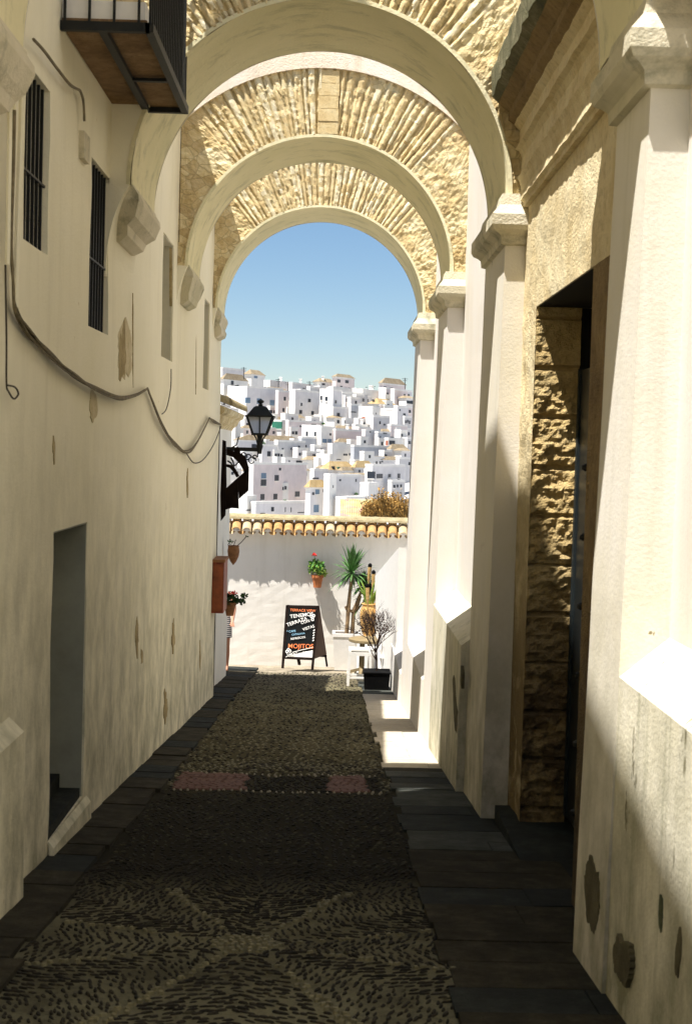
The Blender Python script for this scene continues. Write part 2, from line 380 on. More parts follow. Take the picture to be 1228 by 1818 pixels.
# ------------------------------------------------------------------ walls with openings (surface facing +/-X, real reveals and thickness)
def wall_x(mb, X0, side, y0,y1,z0f,z1, ops, depth=.4, step=.16, amp=.012, thick=.6, lean=0):
    """face at X0; side=+1 solid lies towards +X, -1 towards -X. ops: (ya,yb,za,zb,depth)"""
    ys={y0,y1}; zs=set()
    zmin=min(z0f(y0),z0f(y1))-.3
    zs|={zmin,z1}
    for o in ops: ys|={o[0],o[1]}; zs|={o[2],o[3]}
    def fill(s):
        s=sorted(s); out=[]
        for a,b in zip(s,s[1:]):
            n=max(1,int(round((b-a)/step)))
            out+= [a+(b-a)*k/n for k in range(n)]
        return out+[s[-1]]
    ys=fill(ys); zs=fill(zs)
    def px(y,z):
        d=amp*nz((y*.9,z*.9,X0*3),1,4)+amp*.35*nz((y*5,z*5,X0),1,2)
        return X0+d+lean*(z+2)
    idx={}; n=len(mb.v)
    for i,y in enumerate(ys):
        for j,z in enumerate(zs):
            idx[i,j]=len(mb.v); mb.v.append((px(y,z),y,z))
    def inop(y,z):
        for o in ops:
            if o[0]<y<o[1] and o[2]<z<o[3]: return True
        return False
    for i in range(len(ys)-1):
        for j in range(len(zs)-1):
            if not inop((ys[i]+ys[i+1])/2,(zs[j]+zs[j+1])/2):
                mb.f.append([idx[i,j],idx[i+1,j],idx[i+1,j+1],idx[i,j+1]]); mb.m.append(mb.cur)
    for o in ops:
        ya,yb,za,zb,d=o
        iy=[i for i,y in enumerate(ys) if ya-1e-6<=y<=yb+1e-6]; jz=[j for j,z in enumerate(zs) if za-1e-6<=z<=zb+1e-6]
        ring=[idx[i,jz[0]] for i in iy]+[idx[iy[-1],j] for j in jz[1:]]+[idx[i,jz[-1]] for i in reversed(iy[:-1])]+[idx[iy[0],j] for j in reversed(jz[1:-1])]
        back=[]
        for k in ring:
            v=mb.v[k]; back.append(len(mb.v)); mb.v.append((X0+side*d,v[1],v[2]))
        for k in range(len(ring)):
            k2=(k+1)%len(ring); mb.f.append([ring[k],ring[k2],back[k2],back[k]]); mb.m.append(mb.cur)
        mb.f.append(back); mb.m.append(mb.cur)
    # ends, top, back
    xb=X0+side*thick
    for i in (0,len(ys)-1):
        vs=[idx[i,j] for j in range(len(zs))]; a=len(mb.v); mb.v.append((xb,ys[i],zs[-1])); mb.v.append((xb,ys[i],zs[0])); mb.f.append(vs+[a,a+1]); mb.m.append(mb.cur)
    vs=[idx[i,len(zs)-1] for i in range(len(ys))]; a=len(mb.v); mb.v.append((xb,ys[-1],zs[-1])); mb.v.append((xb,ys[0],zs[-1])); mb.f.append(vs+[a,a+1]); mb.m.append(mb.cur)
    mb.add([(xb,y0,zmin),(xb,y1,zmin),(xb,y1,z1),(xb,y0,z1)],[(0,1,2,3)])

XL=-1.55
lb=thing('whitewashed_house','long cream whitewashed house along the left side of the alley','house',(0,0,0))
ops=[(7.07,7.66,1.0,1.86,.22),(8.98,9.72,.74,1.79,.22),(12.75,13.6,.8,1.9,.35),(16.9,17.6,.7,1.76,.3),(8.0,9.13,-2.28,-.5,.5),(8.35,8.95,2.42,3.2,.25)]
wl=MB(); wall_x(wl,XL,-1,-9,19.45,lambda y:floorz(y),3.62,ops,amp=.010)
wl.build('wall',M['left'],lb,smooth=False)
u=MB(); u.prism([(XL-.004,-9,3.63),(XL-.004,8.7,3.63),(XL-.004,8.7,8.15),(XL-.004,6.8,8.45),(XL-.004,4.0,7.15),(XL-.004,2.2,6.8),(XL-.004,-9,5.0)],(-.6,0,0)); u.build('upper_wall',M['left2'],lb)
u=MB(); u.box(XL-7,XL-.61,-9,19.4,-4,3.6); u.box(XL-7,XL-.62,-9,8.69,3.61,5.1); u.build('house_body',M['left2'],lb)
u=MB(); u.prism([(XL-.0,-6,-1.35),(XL+.075,-6,-1.42),(XL+.095,-6,-3),(XL,-6,-3)],(0,12.95,0)); u.build('plinth',M['left'],lb)
# threshold ramp at the door
u=MB(); u.hull([(XL+.015,8.0,-2.6),(XL+.05,8.0,-2.62),(XL+.05,9.25,-2.7),(XL+.015,9.25,-2.7)],[(XL+.0,8.0,-2.26),(XL+.03,8.0,-2.30),(XL+.03,9.25,-2.34),(XL+.0,9.25,-2.30)]); u.build('threshold',M['left'],lb)
u=MB(); 
for k in range(3): u.box(XL-.49,XL-.02-.13*k,8.02,9.11,-2.29,-2.22+.09*k-.0+ (0 if k==0 else 0))
u.build('doorstep',M['slab'],lb)
u=MB(); u.box(XL-.49,XL-.42,8.02,9.11,-2.0,-.52); dl=u.build('door',plain('grey_door',(.16,.18,.17),.6),lb)
u=MB(); u.tube([(XL-.40,8.2,-1.2),(XL-.36,8.2,-1.2)],.025,8); u.build('handle',M['iron'],dl)
M['greyreveal']=plain('grey_reveal',(.30,.31,.26),.9,var=.15,sc=3)
M['shadereveal']=plain('shaded_reveal',(.50,.48,.40),.9,var=.1,sc=3)  # shade on the window jambs, put into a grey lining
for (ya,yb,za,zb,d),mt,nm in ((ops[4],M['greyreveal'],'door_reveal'),(ops[2],M['shadereveal'],'window_reveal'),(ops[3],M['shadereveal'],'window_reveal')):
    u=MB(); x0_=XL-d+.01; x1_=XL-.014
    u.box(x0_,x1_,yb-.012,yb-.004,za+.004,zb-.004); u.box(x0_,x1_,ya+.004,yb-.013,zb-.012,zb-.004); u.build(nm,mt,lb)
def window_grille(ya,yb,za,zb,nb,d=.12):
    wn=MB(); wn.box(XL-.21,XL-.19,ya,yb,za,zb); f=wn.build('window',M['dark'],lb)
    fr=MB()
    for q in (ya+.02,(ya+yb)/2,yb-.02): fr.box(XL-.185,XL-.15,q-.02,q+.02,za,zb)
    fr.box(XL-.183,XL-.152,ya,yb,za,za+.05); fr.box(XL-.183,XL-.152,ya,yb,zb-.05,zb); fr.build('frame',M['wood'],f)
    gr=MB()
    for k in range(nb):
        y=ya+(k+.5)*(yb-ya)/nb; gr.bar((XL-.03,y,za),(XL-.03,y,zb),.016)
    zm=za+(zb-za)*.42; gr.bar((XL-.03,ya,zm),(XL-.03,yb,zm),.03,.012); gr.build('grille',M['iron'],f)
window_grille(7.07,7.66,1.0,1.86,6); window_grille(8.98,9.72,.74,1.79,7)
# exposed bare patches of the flaked plaster
def patch(pts, X, name, mt, parent, side=1):
    u=MB(); u.prism([Vector((X-.02*side, p.y, p.z)) for p in [atx(a,b,X) for a,b in pts]],(.0235*side,0,0)); u.build(name,mt,parent)
M['bare']=stone('bare_render',(.22,.17,.08),(.42,.33,.17),(.58,.48,.28),6,.5)
for cx,cy,wd,hh in ((243,1128,5,34),(308,1130,4,30),(294,1258,6,32),(252,1166,3,12),(218,630,10,52),(236,600,1.2,70),(355,1165,2,26),(333,860,1.5,22),(96,800,3,22),(305,500,1,40),(40,1405,2,5),(290,1120,1,8),(330,1270,2,4),(348,640,.8,60),(382,1050,1,40)):
    pts=[]
    n=22
    for k in range(n):
        a=2*math.pi*k/n; q=(1+.8*nz((math.cos(a)*1.2,math.sin(a)*1.6,cx*.37),1,3))*R.uniform(.85,1.08); pts.append((cx+math.cos(a)*wd*.55*q,cy+math.sin(a)*hh*q))
    patch(pts,XL,'bare_patch',M['bare'],lb)
M['stain']=stone('ochre_stain',(.46,.38,.22),(.62,.53,.34),(.74,.67,.48),5,.3)
for cx,cy,wd,hh in ((222,622,13,52),(165,720,6,30)):
    pts=[(cx+math.cos(2*math.pi*k/26)*wd*(1+.7*nz((math.cos(k*.24)*1.4,math.sin(k*.24)*1.4,cx),1,3)),cy+math.sin(2*math.pi*k/26)*hh*(1+.5*nz((math.cos(k*.24)*1.4,math.sin(k*.24)*1.4,cx+5),1,3))) for k in range(26)]
    patch(pts,XL-.0015,'ochre_stain',M['stain'],lb)
# vent grille & small box
u=MB(); p=atx(146,262,XL); u.box(XL-.01,XL+.03,p.y-.10,p.y+.10,p.z-.08,p.z+.08); u.build('meter_hatch',M['capital'],lb)

# balcony
bal=thing('balcony','iron railed balcony with terracotta underside high on the left wall','balcony',(0,0,0))
y0,y1,x0,x1,zf=7.9,9.76,XL+.005,-1.06,2.26
u=MB(); u.box(x0,x1-.02,y0+.02,y1-.02,zf+.03,zf+.07); u.build('slab',M['terracotta_soffit'],bal)
u=MB(); u.box(x0,x1-.03,y0+.03,y1-.03,zf+.072,zf+.17); u.build('upstand',M['white'],bal)
u=MB()
for a,b_ in (((x0,y0,zf+.02),(x1,y0,zf+.02)),((x0,y1,zf+.02),(x1,y1,zf+.02))): u.bar(a,b_,.04,.05)
u.bar((x1,y0-.02,zf+.02),(x1,y1+.02,zf+.02),.045,.05); u.bar((-1.32,y0+.02,zf+.012),(-1.32,y1-.02,zf+.012),.045,.03); u.bar((-1.30,8.95,zf+.006),(x1,8.95,zf+.006),.04,.02)
u.build('frame',M['iron'],bal)
u=MB()
for k in range(22):
    y=y0+.01+k*(y1-y0-.02)/21; u.bar((x1,y,zf+.04),(x1,y,zf+1.02),.014)
for k in range(4):
    x=x0+.02+k*(x1-x0)/3.6; u.bar((x,y0,zf+.04),(x,y0,zf+1.02),.014); u.bar((x,y1,zf+.04),(x,y1,zf+1.02),.014)
u.bar((x0,y0,zf+1.03),(x1,y0,zf+1.03),.035,.02); u.bar((x1,y0,zf+1.03),(x1,y1,zf+1.03),.035,.02); u.bar((x0,y1,zf+1.03),(x1,y1,zf+1.03),.035,.02)
u.build('railing',M['iron'],bal)

# cables along the left wall
def wallpath(pts, off=.03, X=XL):
    out=[]
    for a,b_ in pts:
        p=atx(a,b_,X+off); out.append(p)
    return out
def smoothpath(pts, n=6):
    out=[]
    P=[pts[0]]+pts+[pts[-1]]
    for i in range(1,len(P)-2):
        for k in range(n):
            t_=k/n; a,b_,c_,d_=P[i-1],P[i],P[i+1],P[i+2]
            out.append(.5*((2*b_)+(c_-a)*t_+(2*a-5*b_+4*c_-d_)*t_*t_+(3*b_-a-3*c_+d_)*t_**3))
    out.append(pts[-1]); return out
main1=[(26,195),(24,300),(20,430),(24,500),(28,548),(52,590),(90,632),(130,665),(168,690),(210,706),(240,702),(262,690)]
main2=[(262,690),(272,715),(290,758),(312,790),(334,802),(352,782),(372,742)]
main3=[(372,742),(380,748),(392,754)]
def cable(label, segs, n, r, spread, mt, sc=.012):
    u=MB()
    for k in range(n):
        for sgi,sg in enumerate(segs):
            pts=[]
            P=wallpath(sg,.02+R.uniform(0,.03))
            m_=len(P)
            for i,p in enumerate(P):
                e=math.sin(math.pi*i/(m_-1)); p=p.copy(); p.z+=R.uniform(-1,1)*spread*(.25+e); p.y+=R.uniform(-1,1)*spread*.4*e; pts.append(p)
            u.tube(smoothpath(pts,5),r*R.uniform(.7,1.2),5)
    return tag(u.build('cable_bundle' if n>1 else 'cable',mt),label,'cable')
cable('thick bundle of dusty cables sagging in two loops across the left wall',[main1,main2,main3],6,.0075,.016,M['cable'])
cable('dark cable hanging just below the dusty bundle on the left wall',[main1[4:],main2,main3],1,.008,.01,M['cable2'])
cable('thin cable dropping straight down the left edge to a small loop',[[(10,470),(12,600),(12,680),(16,695),(25,708),(33,700),(28,688),(14,684)]],1,.006,.0,M['cable2'])
cable('pale conduits running down beside the upper left barred window',[[(38,150),(38,200),(34,320),(30,440),(28,545)],[(14,140),(24,155),(26,195)],[(30,150),(20,160),(18,250),(14,470)]],1,.016,.0,M['left'])
cable('cable stub running down from the top left towards the balcony underside',[[(60,70),(78,88),(100,118),(125,150),(142,160)],[(142,160),(148,180),(150,215)]],2,.008,.004,M['cable'])
cable('short thin wire dangling from the second narrow window opening',[[(304,655),(303,690),(296,725),(288,735)]],1,.007,.0,M['cable2'])
cable('thin loose wire looping under the far end of the cable bundle',[[(332,806),(345,822),(362,815),(380,788),(393,756)]],1,.006,.0,M['cable2'])
cable('thin vertical wire fixed beside the largest arch corbel',[[(322,225),(320,320),(318,430)]],1,.005,0,M['cable2'])

# ------------------------------------------------------------------ right building
XB=1.245   # bay wall
rb=thing('church_wall','white limewashed church wall with plinths and pilasters along the right of the alley','church wall',(0,0,0))
u=MB()
for (ya,yb,xw) in ((-9,6.5,1.33),(10.0,21.4,XB)): wall_x(u,xw,1,ya,yb,lambda y:floorz(y),6.5,[],amp=.008,step=.4)
u.build('wall',M['right'],rb)
u=MB(); u.box(1.96,8,-9,21.3,-5,6.4); u.build('building_body',M['right'],rb)
def pilaster(ya,yb,xb,xt,zt=1.75):
    u=MB(); n=16; z0=floorz(yb)-.2
    # body leaning very slightly outwards
    def q(z): return xb+(xt-xb)*(z-z0)/(zt-z0)
    lv=[z0+(6.4-z0)*k/20 for k in range(21)]
    for a,b_ in zip(lv,lv[1:]):
        if a<zt: pass
    vs=[];fs=[]
    lv=[z0+(zt-z0)*k/n for k in range(n+1)]
    for z in lv:
        e=.003*nz((z*1.5,ya,0)); vs+=[(q(z)+e,ya,z),(XB+.16,ya,z),(XB+.16,yb,z),(q(z)+e,yb,z)]
    for k in range(n):
        o=4*k
        for i in range(4):
            j=(i+1)%4; fs.append((o+i,o+j,o+4+j,o+4+i))
    u.add(vs,fs); u.build('pilaster',M['pil'] if ya<12 else M['right'],rb)
    # capital
    c=MB(); lev=[(zt-.33,.0),(zt-.32,.03),(zt-.27,.035),(zt-.25,.055),(zt-.23,.09),(zt-.20,.105),(zt-.13,.105),(zt-.06,.05),(zt-.01,.04),(zt+.015,.035)]
    vs=[];fs=[]
    for z,o in lev:
        x=q(min(z,zt))-o; vs+=[(x,ya-o*.9-.002,z),(XB+.16,ya-o*.9-.002,z),(XB+.16,yb+o*.9+.002,z),(x,yb+o*.9+.002,z)]
    for k in range(len(lev)-1):
        o=4*k
        for i in range(4):
            j=(i+1)%4; fs.append((o+i,o+j,o+4+j,o+4+i))
    fs.append((3,2,1,0)); o=4*(len(lev)-1); fs.append((o,o+1,o+2,o+3))
    c.add(vs,fs); c.build('capital',M['capital'],rb)
PIL=[(5.5,6.15,1.11,1.185),(9.7,10.95,1.085,1.135),(13.9,15.1,1.03,1.085),(18.0,19.15,1.005,1.075)]
for p in PIL: pilaster(*p)
def plinth(ya,yb,zc_,xp,mt,XB=XB):
    u=MB(); n=max(2,int((yb-ya)/.2)); prof=[(xp-.005,None),(xp,zc_),(XB+.01,zc_+.185)]
    vs=[];fs=[]
    for k in range(n+1):
        y=ya+(yb-ya)*k/n; e=.002*nz((y,zc_,1))
        vs+=[(xp-.01+e,y,floorz(y)-.2),(xp+e,y,zc_),(XB+.02,y,zc_+.175),(XB+.02,y,floorz(y)-.2)]
    for k in range(n):
        o=4*k
        for i in range(4):
            j=(i+1)%4; fs.append((o+i,o+j,o+4+j,o+4+i))
    fs.append((3,2,1,0)); o=4*n; fs.append((o,o+1,o+2,o+3))
    u.add(vs,fs); u.build('plinth',mt,rb)
plinth(-9,5.499,-.85,1.14,M['rightlow'],1.33); plinth(10.951,13.899,-1.48,1.035,M['rightlow']); plinth(15.101,17.999,-2.42,1.02,M['right']); plinth(19.151,24.2,-3.0,1.0,M['right'])
M['greenpatch']=stone('green_mould',(.05,.06,.03),(.10,.11,.06),(.2,.2,.12),6,.5)
def blob(cx,cy,wd,hh,X,mt,seed=0,j=.4):
    r=random.Random(seed); pts=[]
    for k in range(26):
        a=2*math.pi*k/26; q=(1+.35*nz((math.cos(a)*1.3,math.sin(a)*1.3,seed*3.1),1,3))*r.uniform(.9,1.05); pts.append((cx+math.cos(a)*wd*q,cy+math.sin(a)*hh*q))
    patch(pts,X,'flaked_patch',mt,rb,-1)
M['damp']=stone('damp_render',(.07,.06,.035),(.12,.105,.06),(.20,.17,.10),6,.5)
def flake(pts,X):
    cx_=sum(p[0] for p in pts)/len(pts); cy_=sum(p[1] for p in pts)/len(pts); out=[]
    for k in range(len(pts)):
        a=pts[k]; b_=pts[(k+1)%len(pts)]
        for q in range(5):
            x=a[0]+(b_[0]-a[0])*q/5; y=a[1]+(b_[1]-a[1])*q/5; f=1+.16*nz((x*.22,y*.09,3),1,3)+R.uniform(-.05,.05)
            out.append((cx_+(x-cx_)*f,cy_+(y-cy_)*f))
    patch(out,X,'flaked_patch',M['damp'],rb,-1)
flake([(1047,1521),(1053,1532),(1060,1552),(1063,1580),(1064,1612),(1060,1636),(1054,1650),(1047,1645),(1041,1622),(1038,1590),(1038,1556),(1042,1534)],1.117)
flake([(1096,1656),(1099,1668),(1103,1676),(1108,1670),(1114,1674),(1118,1690),(1119,1712),(1116,1738),(1110,1751),(1102,1744),(1097,1733),(1090,1722),(1088,1700),(1090,1680),(1094,1668)],1.117)
flake([(1206,1645),(1209,1660),(1208,1700),(1203,1732),(1198,1726),(1199,1690),(1203,1662)],1.1335)
blob(1172,1620,3,30,1.1335,M['greenpatch'],8)
flake([(803,1200),(807,1206),(809,1240),(812,1262),(811,1300),(807,1296),(805,1250)],1.031); flake([(818,1180),(820,1196),(819,1222),(817,1210)],1.032)

# portal
po=thing('stone_portal','weathered golden stone doorway with heavy cornice in the right wall','doorway',(0,0,0))
def rough_x(mb,X,y0,y1,z0,z1,amp,step=.04,seed=0.):
    nu=max(2,int((y1-y0)/step)); nv=max(2,int((z1-z0)/step))
    mb.grid(lambda i,j:(X+amp*nz((y0+(y1-y0)*i/nu,z0+(z1-z0)*j/nv,seed),3,5) if 0<i<nu and 0<j<nv else X, y0+(y1-y0)*i/nu, z0+(z1-z0)*j/nv),nu,nv)
XP=1.27
u=MB(); Yn,Yf=7.1,9.08
def face_block(y0,y1,z0,z1):
    rough_x(u,XP,y0,y1,z0,z1,.012,.05); u.add([(XP,y0,z0),(XP,y1,z0),(2.0,y1,z0),(2.0,y0,z0)],[(0,1,2,3)])
    u.add([(XP,y0,z0),(XP,y0,z1),(2.0,y0,z1),(2.0,y0,z0)],[(0,1,2,3)])
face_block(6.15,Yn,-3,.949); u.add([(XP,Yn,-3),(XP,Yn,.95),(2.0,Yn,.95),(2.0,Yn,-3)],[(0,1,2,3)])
u.build('near_jamb',M['sandshade'],po)
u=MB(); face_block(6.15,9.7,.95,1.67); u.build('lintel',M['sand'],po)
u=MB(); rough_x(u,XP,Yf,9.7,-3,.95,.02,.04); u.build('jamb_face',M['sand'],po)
# rough ashlar reveal facing the camera, courses modelled
u=MB(); z0=-2.9; H=.95-z0; nv=int(H/.014); xs0,xs1=XP,1.56; nu=24
def crs(z):
    k=(z-z0)/.315; f=k-math.floor(k); return min(f,1-f)*.315
def rp(i,j):
    x=xs0+(xs1-xs0)*i/nu; z=z0+H*j/nv
    e=1.0 if .4>z>-2.2 else .5
    d=.030*nz((x*6,z*6,4),1,5)*e+.026*nz((x*16,z*22,1),1,3)*e
    if crs(z)<.012: d+=.03
    if i==0: d*=.2
    return (x,Yf+d+.004,z)
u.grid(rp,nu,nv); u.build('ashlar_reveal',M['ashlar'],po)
# dark recess
u=MB(); u.add([(2.0,6.9,-3),(2.0,9.4,-3),(2.0,9.4,1.2),(2.0,6.9,1.2)],[(0,1,2,3)]); u.add([(xs1,Yf+.02,-3),(xs1,Yf+.02,.95),(2.0,Yf+.02,.95),(2.0,Yf+.02,-3)],[(0,1,2,3)])
u.add([(XP+.01,Yn,.949),(XP+.01,Yf,.949),(2,Yf,.949),(2,Yn,.949)],[(0,1,2,3)]); u.build('recess',M['dark'],po)
u=MB(); u.box(1.56,1.60,7.9,9.06,-2.3,.55); dr=u.build('door_leaf',M['door'],po)
u=MB(); u.box(1.545,1.605,9.0,9.06,-2.3,.56); u.build('door_edge',plain('grey_blue_edge',(.012,.018,.020),.6),dr)
for z in (-.05,-.4,-.75,-1.1,-1.45,-1.8):
    u=MB(); u.lathe([(.0,-.02),(.018,-.01),(.018,.01),(0,.02)],(1.27,7.13,z),8); u.build('stud',M['iron'],po)
u=MB(); u.box(1.16,2.0,6.9,9.5,-2.75,-2.36); u.build('threshold',M['slab'],po)
# entablature: profile swept along Y
prof=[(1.30,1.67),(1.235,1.672),(1.235,1.70),(1.215,1.715),(1.225,1.78),(1.21,1.84),(1.195,1.87),(1.22,1.90),(1.22,2.0),(1.20,2.04),(1.17,2.055),(1.20,2.09),(1.20,2.18),(1.16,2.22),(1.12,2.25),(1.12,2.30),(1.05,2.36),(1.00,2.40),(.995,2.56),(1.02,2.62),(1.30,2.70)]
ents=[(0,13,M['sand'],'moulding'),(13,16,M['sandshade'],'frieze'),(16,20,M['mould'],'cornice')]
for a,b_,mt,nm in ents:
    u=MB(); ny=70
    def ep(i,j):
        x,z=prof[a+j]; y=6.151+(9.65-6.151)*i/ny
        return (x+.006*nz((x*9,y*7,z*9),1,4)*(2.4 if nm=='cornice' else 1), y, z+.006*nz((y*7,z*7,2),1,3))
    u.grid(ep,ny,b_-a)
    n0=len(u.v); k=[ep(ny,j) for j in range(b_-a+1)]+[(1.4,9.65,prof[b_][1]),(1.4,9.65,prof[a][1])]
    u.add(k,[tuple(range(len(k)))]); u.build(nm,mt,po)
u=MB(); wall_x(u,1.30,1,6.15,9.99,lambda y:1.9,6.5,[],amp=.01,step=.4); u.build('wall_above',M['right'],po)

# ------------------------------------------------------------------ arches
def arch(Y0,Y1,cx,zs,r,ztop_mid,capt,label,pl=181,xl=XL,xr=1.30,flat=False,seed=1.0,lwidth=.13):
    root=thing('arch',label,'arch',(0,0,0),group='brick arches spanning the alley')
    R2=1.93 if not flat else 6.0
    zc2=ztop_mid-R2
    def outer(th):
        c_,s_=math.cos(th),math.sin(th)
        # ray from (cx,zs)
        best=1e9
        if c_>1e-5: best=(xr-cx)/c_
        if c_<-1e-5: best=(xl-cx)/c_
        b2=2*((zs-zc2)*s_); cc=(zs-zc2)**2-R2*R2; D=b2*b2-4*cc
        tt=(-b2+math.sqrt(max(D,0)))/2
        return min(best,tt), tt<best
    nA=420; nR=24
    # voussoir layout
    rr=random.Random(int(seed*100)); cuts=[]; th=rad(48)
    while th<rad(130):
        wv=rr.uniform(.018,.040); cuts.append((th,th+wv,rr.uniform(-.010,.005),rr.random())); th+=wv+rr.uniform(.010,.02)
    def disp(th,q,x,z):
        rub=.013*nz((x*6,z*6,seed),1,6)+.010*nz((x*24,z*24,seed),1,3)
        d=rub
        if rad(48)<th<rad(130):
            d+=.010; 
            for a,b_,e,pz in cuts:
                if a<=th<=b_:
                    ee=math.sin(math.pi*(th-a)/(b_-a)); d=rub*(.55)+e-.008*ee
                    if nz((th*40,q*2.5,pz*9),1,2)>.25: d+=.010
                    break
        return d
    u=MB()
    def fp(i,j):
        th=math.pi*i/nA; ro,_=outer(th); q=j/nR; rr_=r+(ro-r)*q
        x=cx+rr_*math.cos(th); z=zs+rr_*math.sin(th)
        d=disp(th,q,x,z)
        if math.degrees(th)>pl: d=-.006+.004*nz((x*3,z*3,1))
        if j==0: d=-.004
        return (x,Y0+d,z)
    u.grid(fp,nA,nR)
    for ii in range(nA):
        if math.degrees(math.pi*ii/nA)>pl:
            for jj in range(nR): u.m[ii*nR+jj]=1
    for ii in range(nA):
        th=math.pi*(ii+.5)/nA
        if rad(48)<th<rad(130):
            k=4
            for a,b_,e,pz in cuts:
                if a<=th<=b_: k=2 if pz<.4 else 3
            for jj in range(nR):
                if nz((th*9,jj*.35,seed),1,3)>-.12: u.m[ii*nR+jj]=k
    u.build('brick_face',[M['brickface'],M['left'],M['brickred'],M['brickpale'],M['brickmortar']],root)
    if seed==2:
        u=MB()
        for k in range(5): u.box(-.225+R.uniform(-.004,.004),-.03+R.uniform(-.004,.004),Y0-.012-R.uniform(0,.006),Y0+.03,3.055+k*.122,3.055+(k+1)*.122-.005)
        u.build('keystone_bricks',M['brickred'],root)
    # soffit
    u=MB(); nS=14
    def spt(i,j):
        th=math.pi*i/96; y=Y0-.012+(Y1-Y0+.012)*j/nS; e=.008*nz((th*3,y*2,seed),1,4)
        return (cx+(r-e)*math.cos(th),y,zs+(r-e)*math.sin(th))
    u.grid(spt,96,nS)
    # lip ring at the front edge
    u.grid(lambda i,j:(cx+(r+[0,.028][j])*math.cos(math.pi*i/96),Y0-.012,zs+(r+[0,.028][j])*math.sin(math.pi*i/96)),96,1)
    u.build('soffit',M['soffit'],root,smooth=True)
    # back face and extrados
    u=MB(); u.grid(lambda i,j:(cx+((r-.004)+(outer(math.pi*i/96)[0]-r)*j)*math.cos(math.pi*i/96),Y1,zs+((r-.004)+(outer(math.pi*i/96)[0]-r)*j)*math.sin(math.pi*i/96)),96,1); u.build('back_face',M['right'],root)
    u=MB(); pts=[]
    n=40
    for k in range(n+1):
        x=xl+(xr-xl)*k/n; dx=x-cx; z=zc2+math.sqrt(max(R2*R2-dx*dx,0)); pts.append((x,z))
    vs=[]
    for x,z in pts: vs+=[(x,Y0-.03,z),(x,Y0-.03,z+capt),(x,Y1+.003,z+capt),(x,Y1+.003,z)]
    fs=[]
    for k in range(n):
        o=4*k
        for i in range(4):
            j=(i+1)%4; fs.append((o+i,o+j,o+4+j,o+4+i))
    fs+=[(3,2,1,0),(4*n,4*n+1,4*n+2,4*n+3)]
    u.add(vs,fs); u.build('coping',M['band'],root)
    # corbel at left
    xe=cx-r; e0=.06
    lev=[(zs-.34,XL+.03,.25),(zs-.30,XL+.09,.20),(zs-.24,XL+.10,.12),(zs-.19,xe+.02,.06),(zs-.09,xe+.05,.0),(zs-.05,xe+.045,0),(zs-.0,xe+.012,.0),(zs+.015,xe+.01,.0)]
    vs=[];fs=[]
    for z,x,t_ in lev: vs+=[(XL-.05,Y0+e0+t_,z),(x,Y0+e0+t_,z),(x,Y1+.04-t_,z),(XL-.05,Y1+.04-t_,z)]
    for k in range(len(lev)-1):
        o=4*k
        for i in range(4):
            j=(i+1)%4; fs.append((o+i,o+j,o+4+j,o+4+i))
    fs+=[(3,2,1,0),tuple(4*(len(lev)-1)+i for i in range(4))]
    u=MB(); u.add(vs,fs); u.build('corbel',M['capital'],root)
    u=MB(); lv=[]
    for k in range(11):
        q=k/10; X=XL-.012+(xe-.002-XL+.012)*q**2.6; lv.append((zs-.62+q*.623,X))
    vs=[];fs=[]
    for z,X in lv: vs+=[(XL-.03,Y0-.008,z),(X,Y0-.008,z),(X,Y1,z),(XL-.03,Y1,z)]
    for k in range(10):
        for i in range(4): fs.append((4*k+i,4*k+(i+1)%4,4*k+4+(i+1)%4,4*k+4+i))
    fs+=[(3,2,1,0),(40,41,42,43)]
    u.add(vs,fs); u.build('pier',M['left'],root,smooth=False)
arch(5.25,6.5,-.14,1.75,1.30,3.55,.1,'nearest arch, showing only its mouldy corbel at the top left corner',seed=4)
arch(9.7,10.95,-.135,1.755,1.275,3.32,.6,'largest fully visible brick arch with a wide grimy grey soffit, springing above the stone doorway',pl=141,flat=True,seed=1)
arch(13.9,15.1,-.175,1.75,1.275,3.68,.5,'middle brick arch with a white painted band above its rough radial bricks',seed=2)
arch(18.0,19.15,-.20,1.75,1.295,3.72,.45,'farthest and smallest looking brick arch, framing the blue sky and town',seed=3)

# ------------------------------------------------------------------ low house, terrace
lh=thing('corner_house','narrow white low house with tiled eave beyond the end of the left wall','house',(0,0,0))
u=MB(); u.box(-4,-1.68,19.62,23.7,-5,.5); u.build('wall',M['left2'],lh)
u=MB(); u.box(-1.70,-1.55,19.455,19.60,-3.9,.3); u.build('dark_gap',M['wood'],lh)
u=MB()
for k in range(16):
    y=19.7+k*.26; seg=[(-1.9,y,.98),(-1.28,y,.74)]
    for (xa,za) ,(xb_,zb) in [((-2.6,1.02),(-1.43,.60))]:
        vs=[]
        for X,Z in ((xa,za),(xb_,zb)):
            for a in range(7):
                q=math.pi*a/6; vs.append((X,y+math.cos(q)*.11,Z+math.sin(q)*.09))
        u.add(vs,[(i,i+1,i+8,i+7) for i in range(6)])
u.add([(-2.6,19.6,.99),(-2.6,23.8,.99),(-1.45,23.8,.57),(-1.45,19.6,.57)],[(0,1,2,3)]); u.build('tiled_eave',M['ridge'],lh)
u=MB(); u.prism([(-1.7,19.6,.52),(-1.7,19.6,.64),(-1.48,19.6,.55),(-1.50,19.6,.48),(-1.56,19.6,.45),(-1.60,19.6,.36),(-1.65,19.6,.33),(-1.7,19.6,.25)],(0,4.15,0)); u.build('eave_moulding',M['brickface'],lh)
u=MB(); u.tube([(-1.62,19.7,.4),(-1.62,19.7,-3.3)],.03,8); u.build('drainpipe',M['iron'],lh)

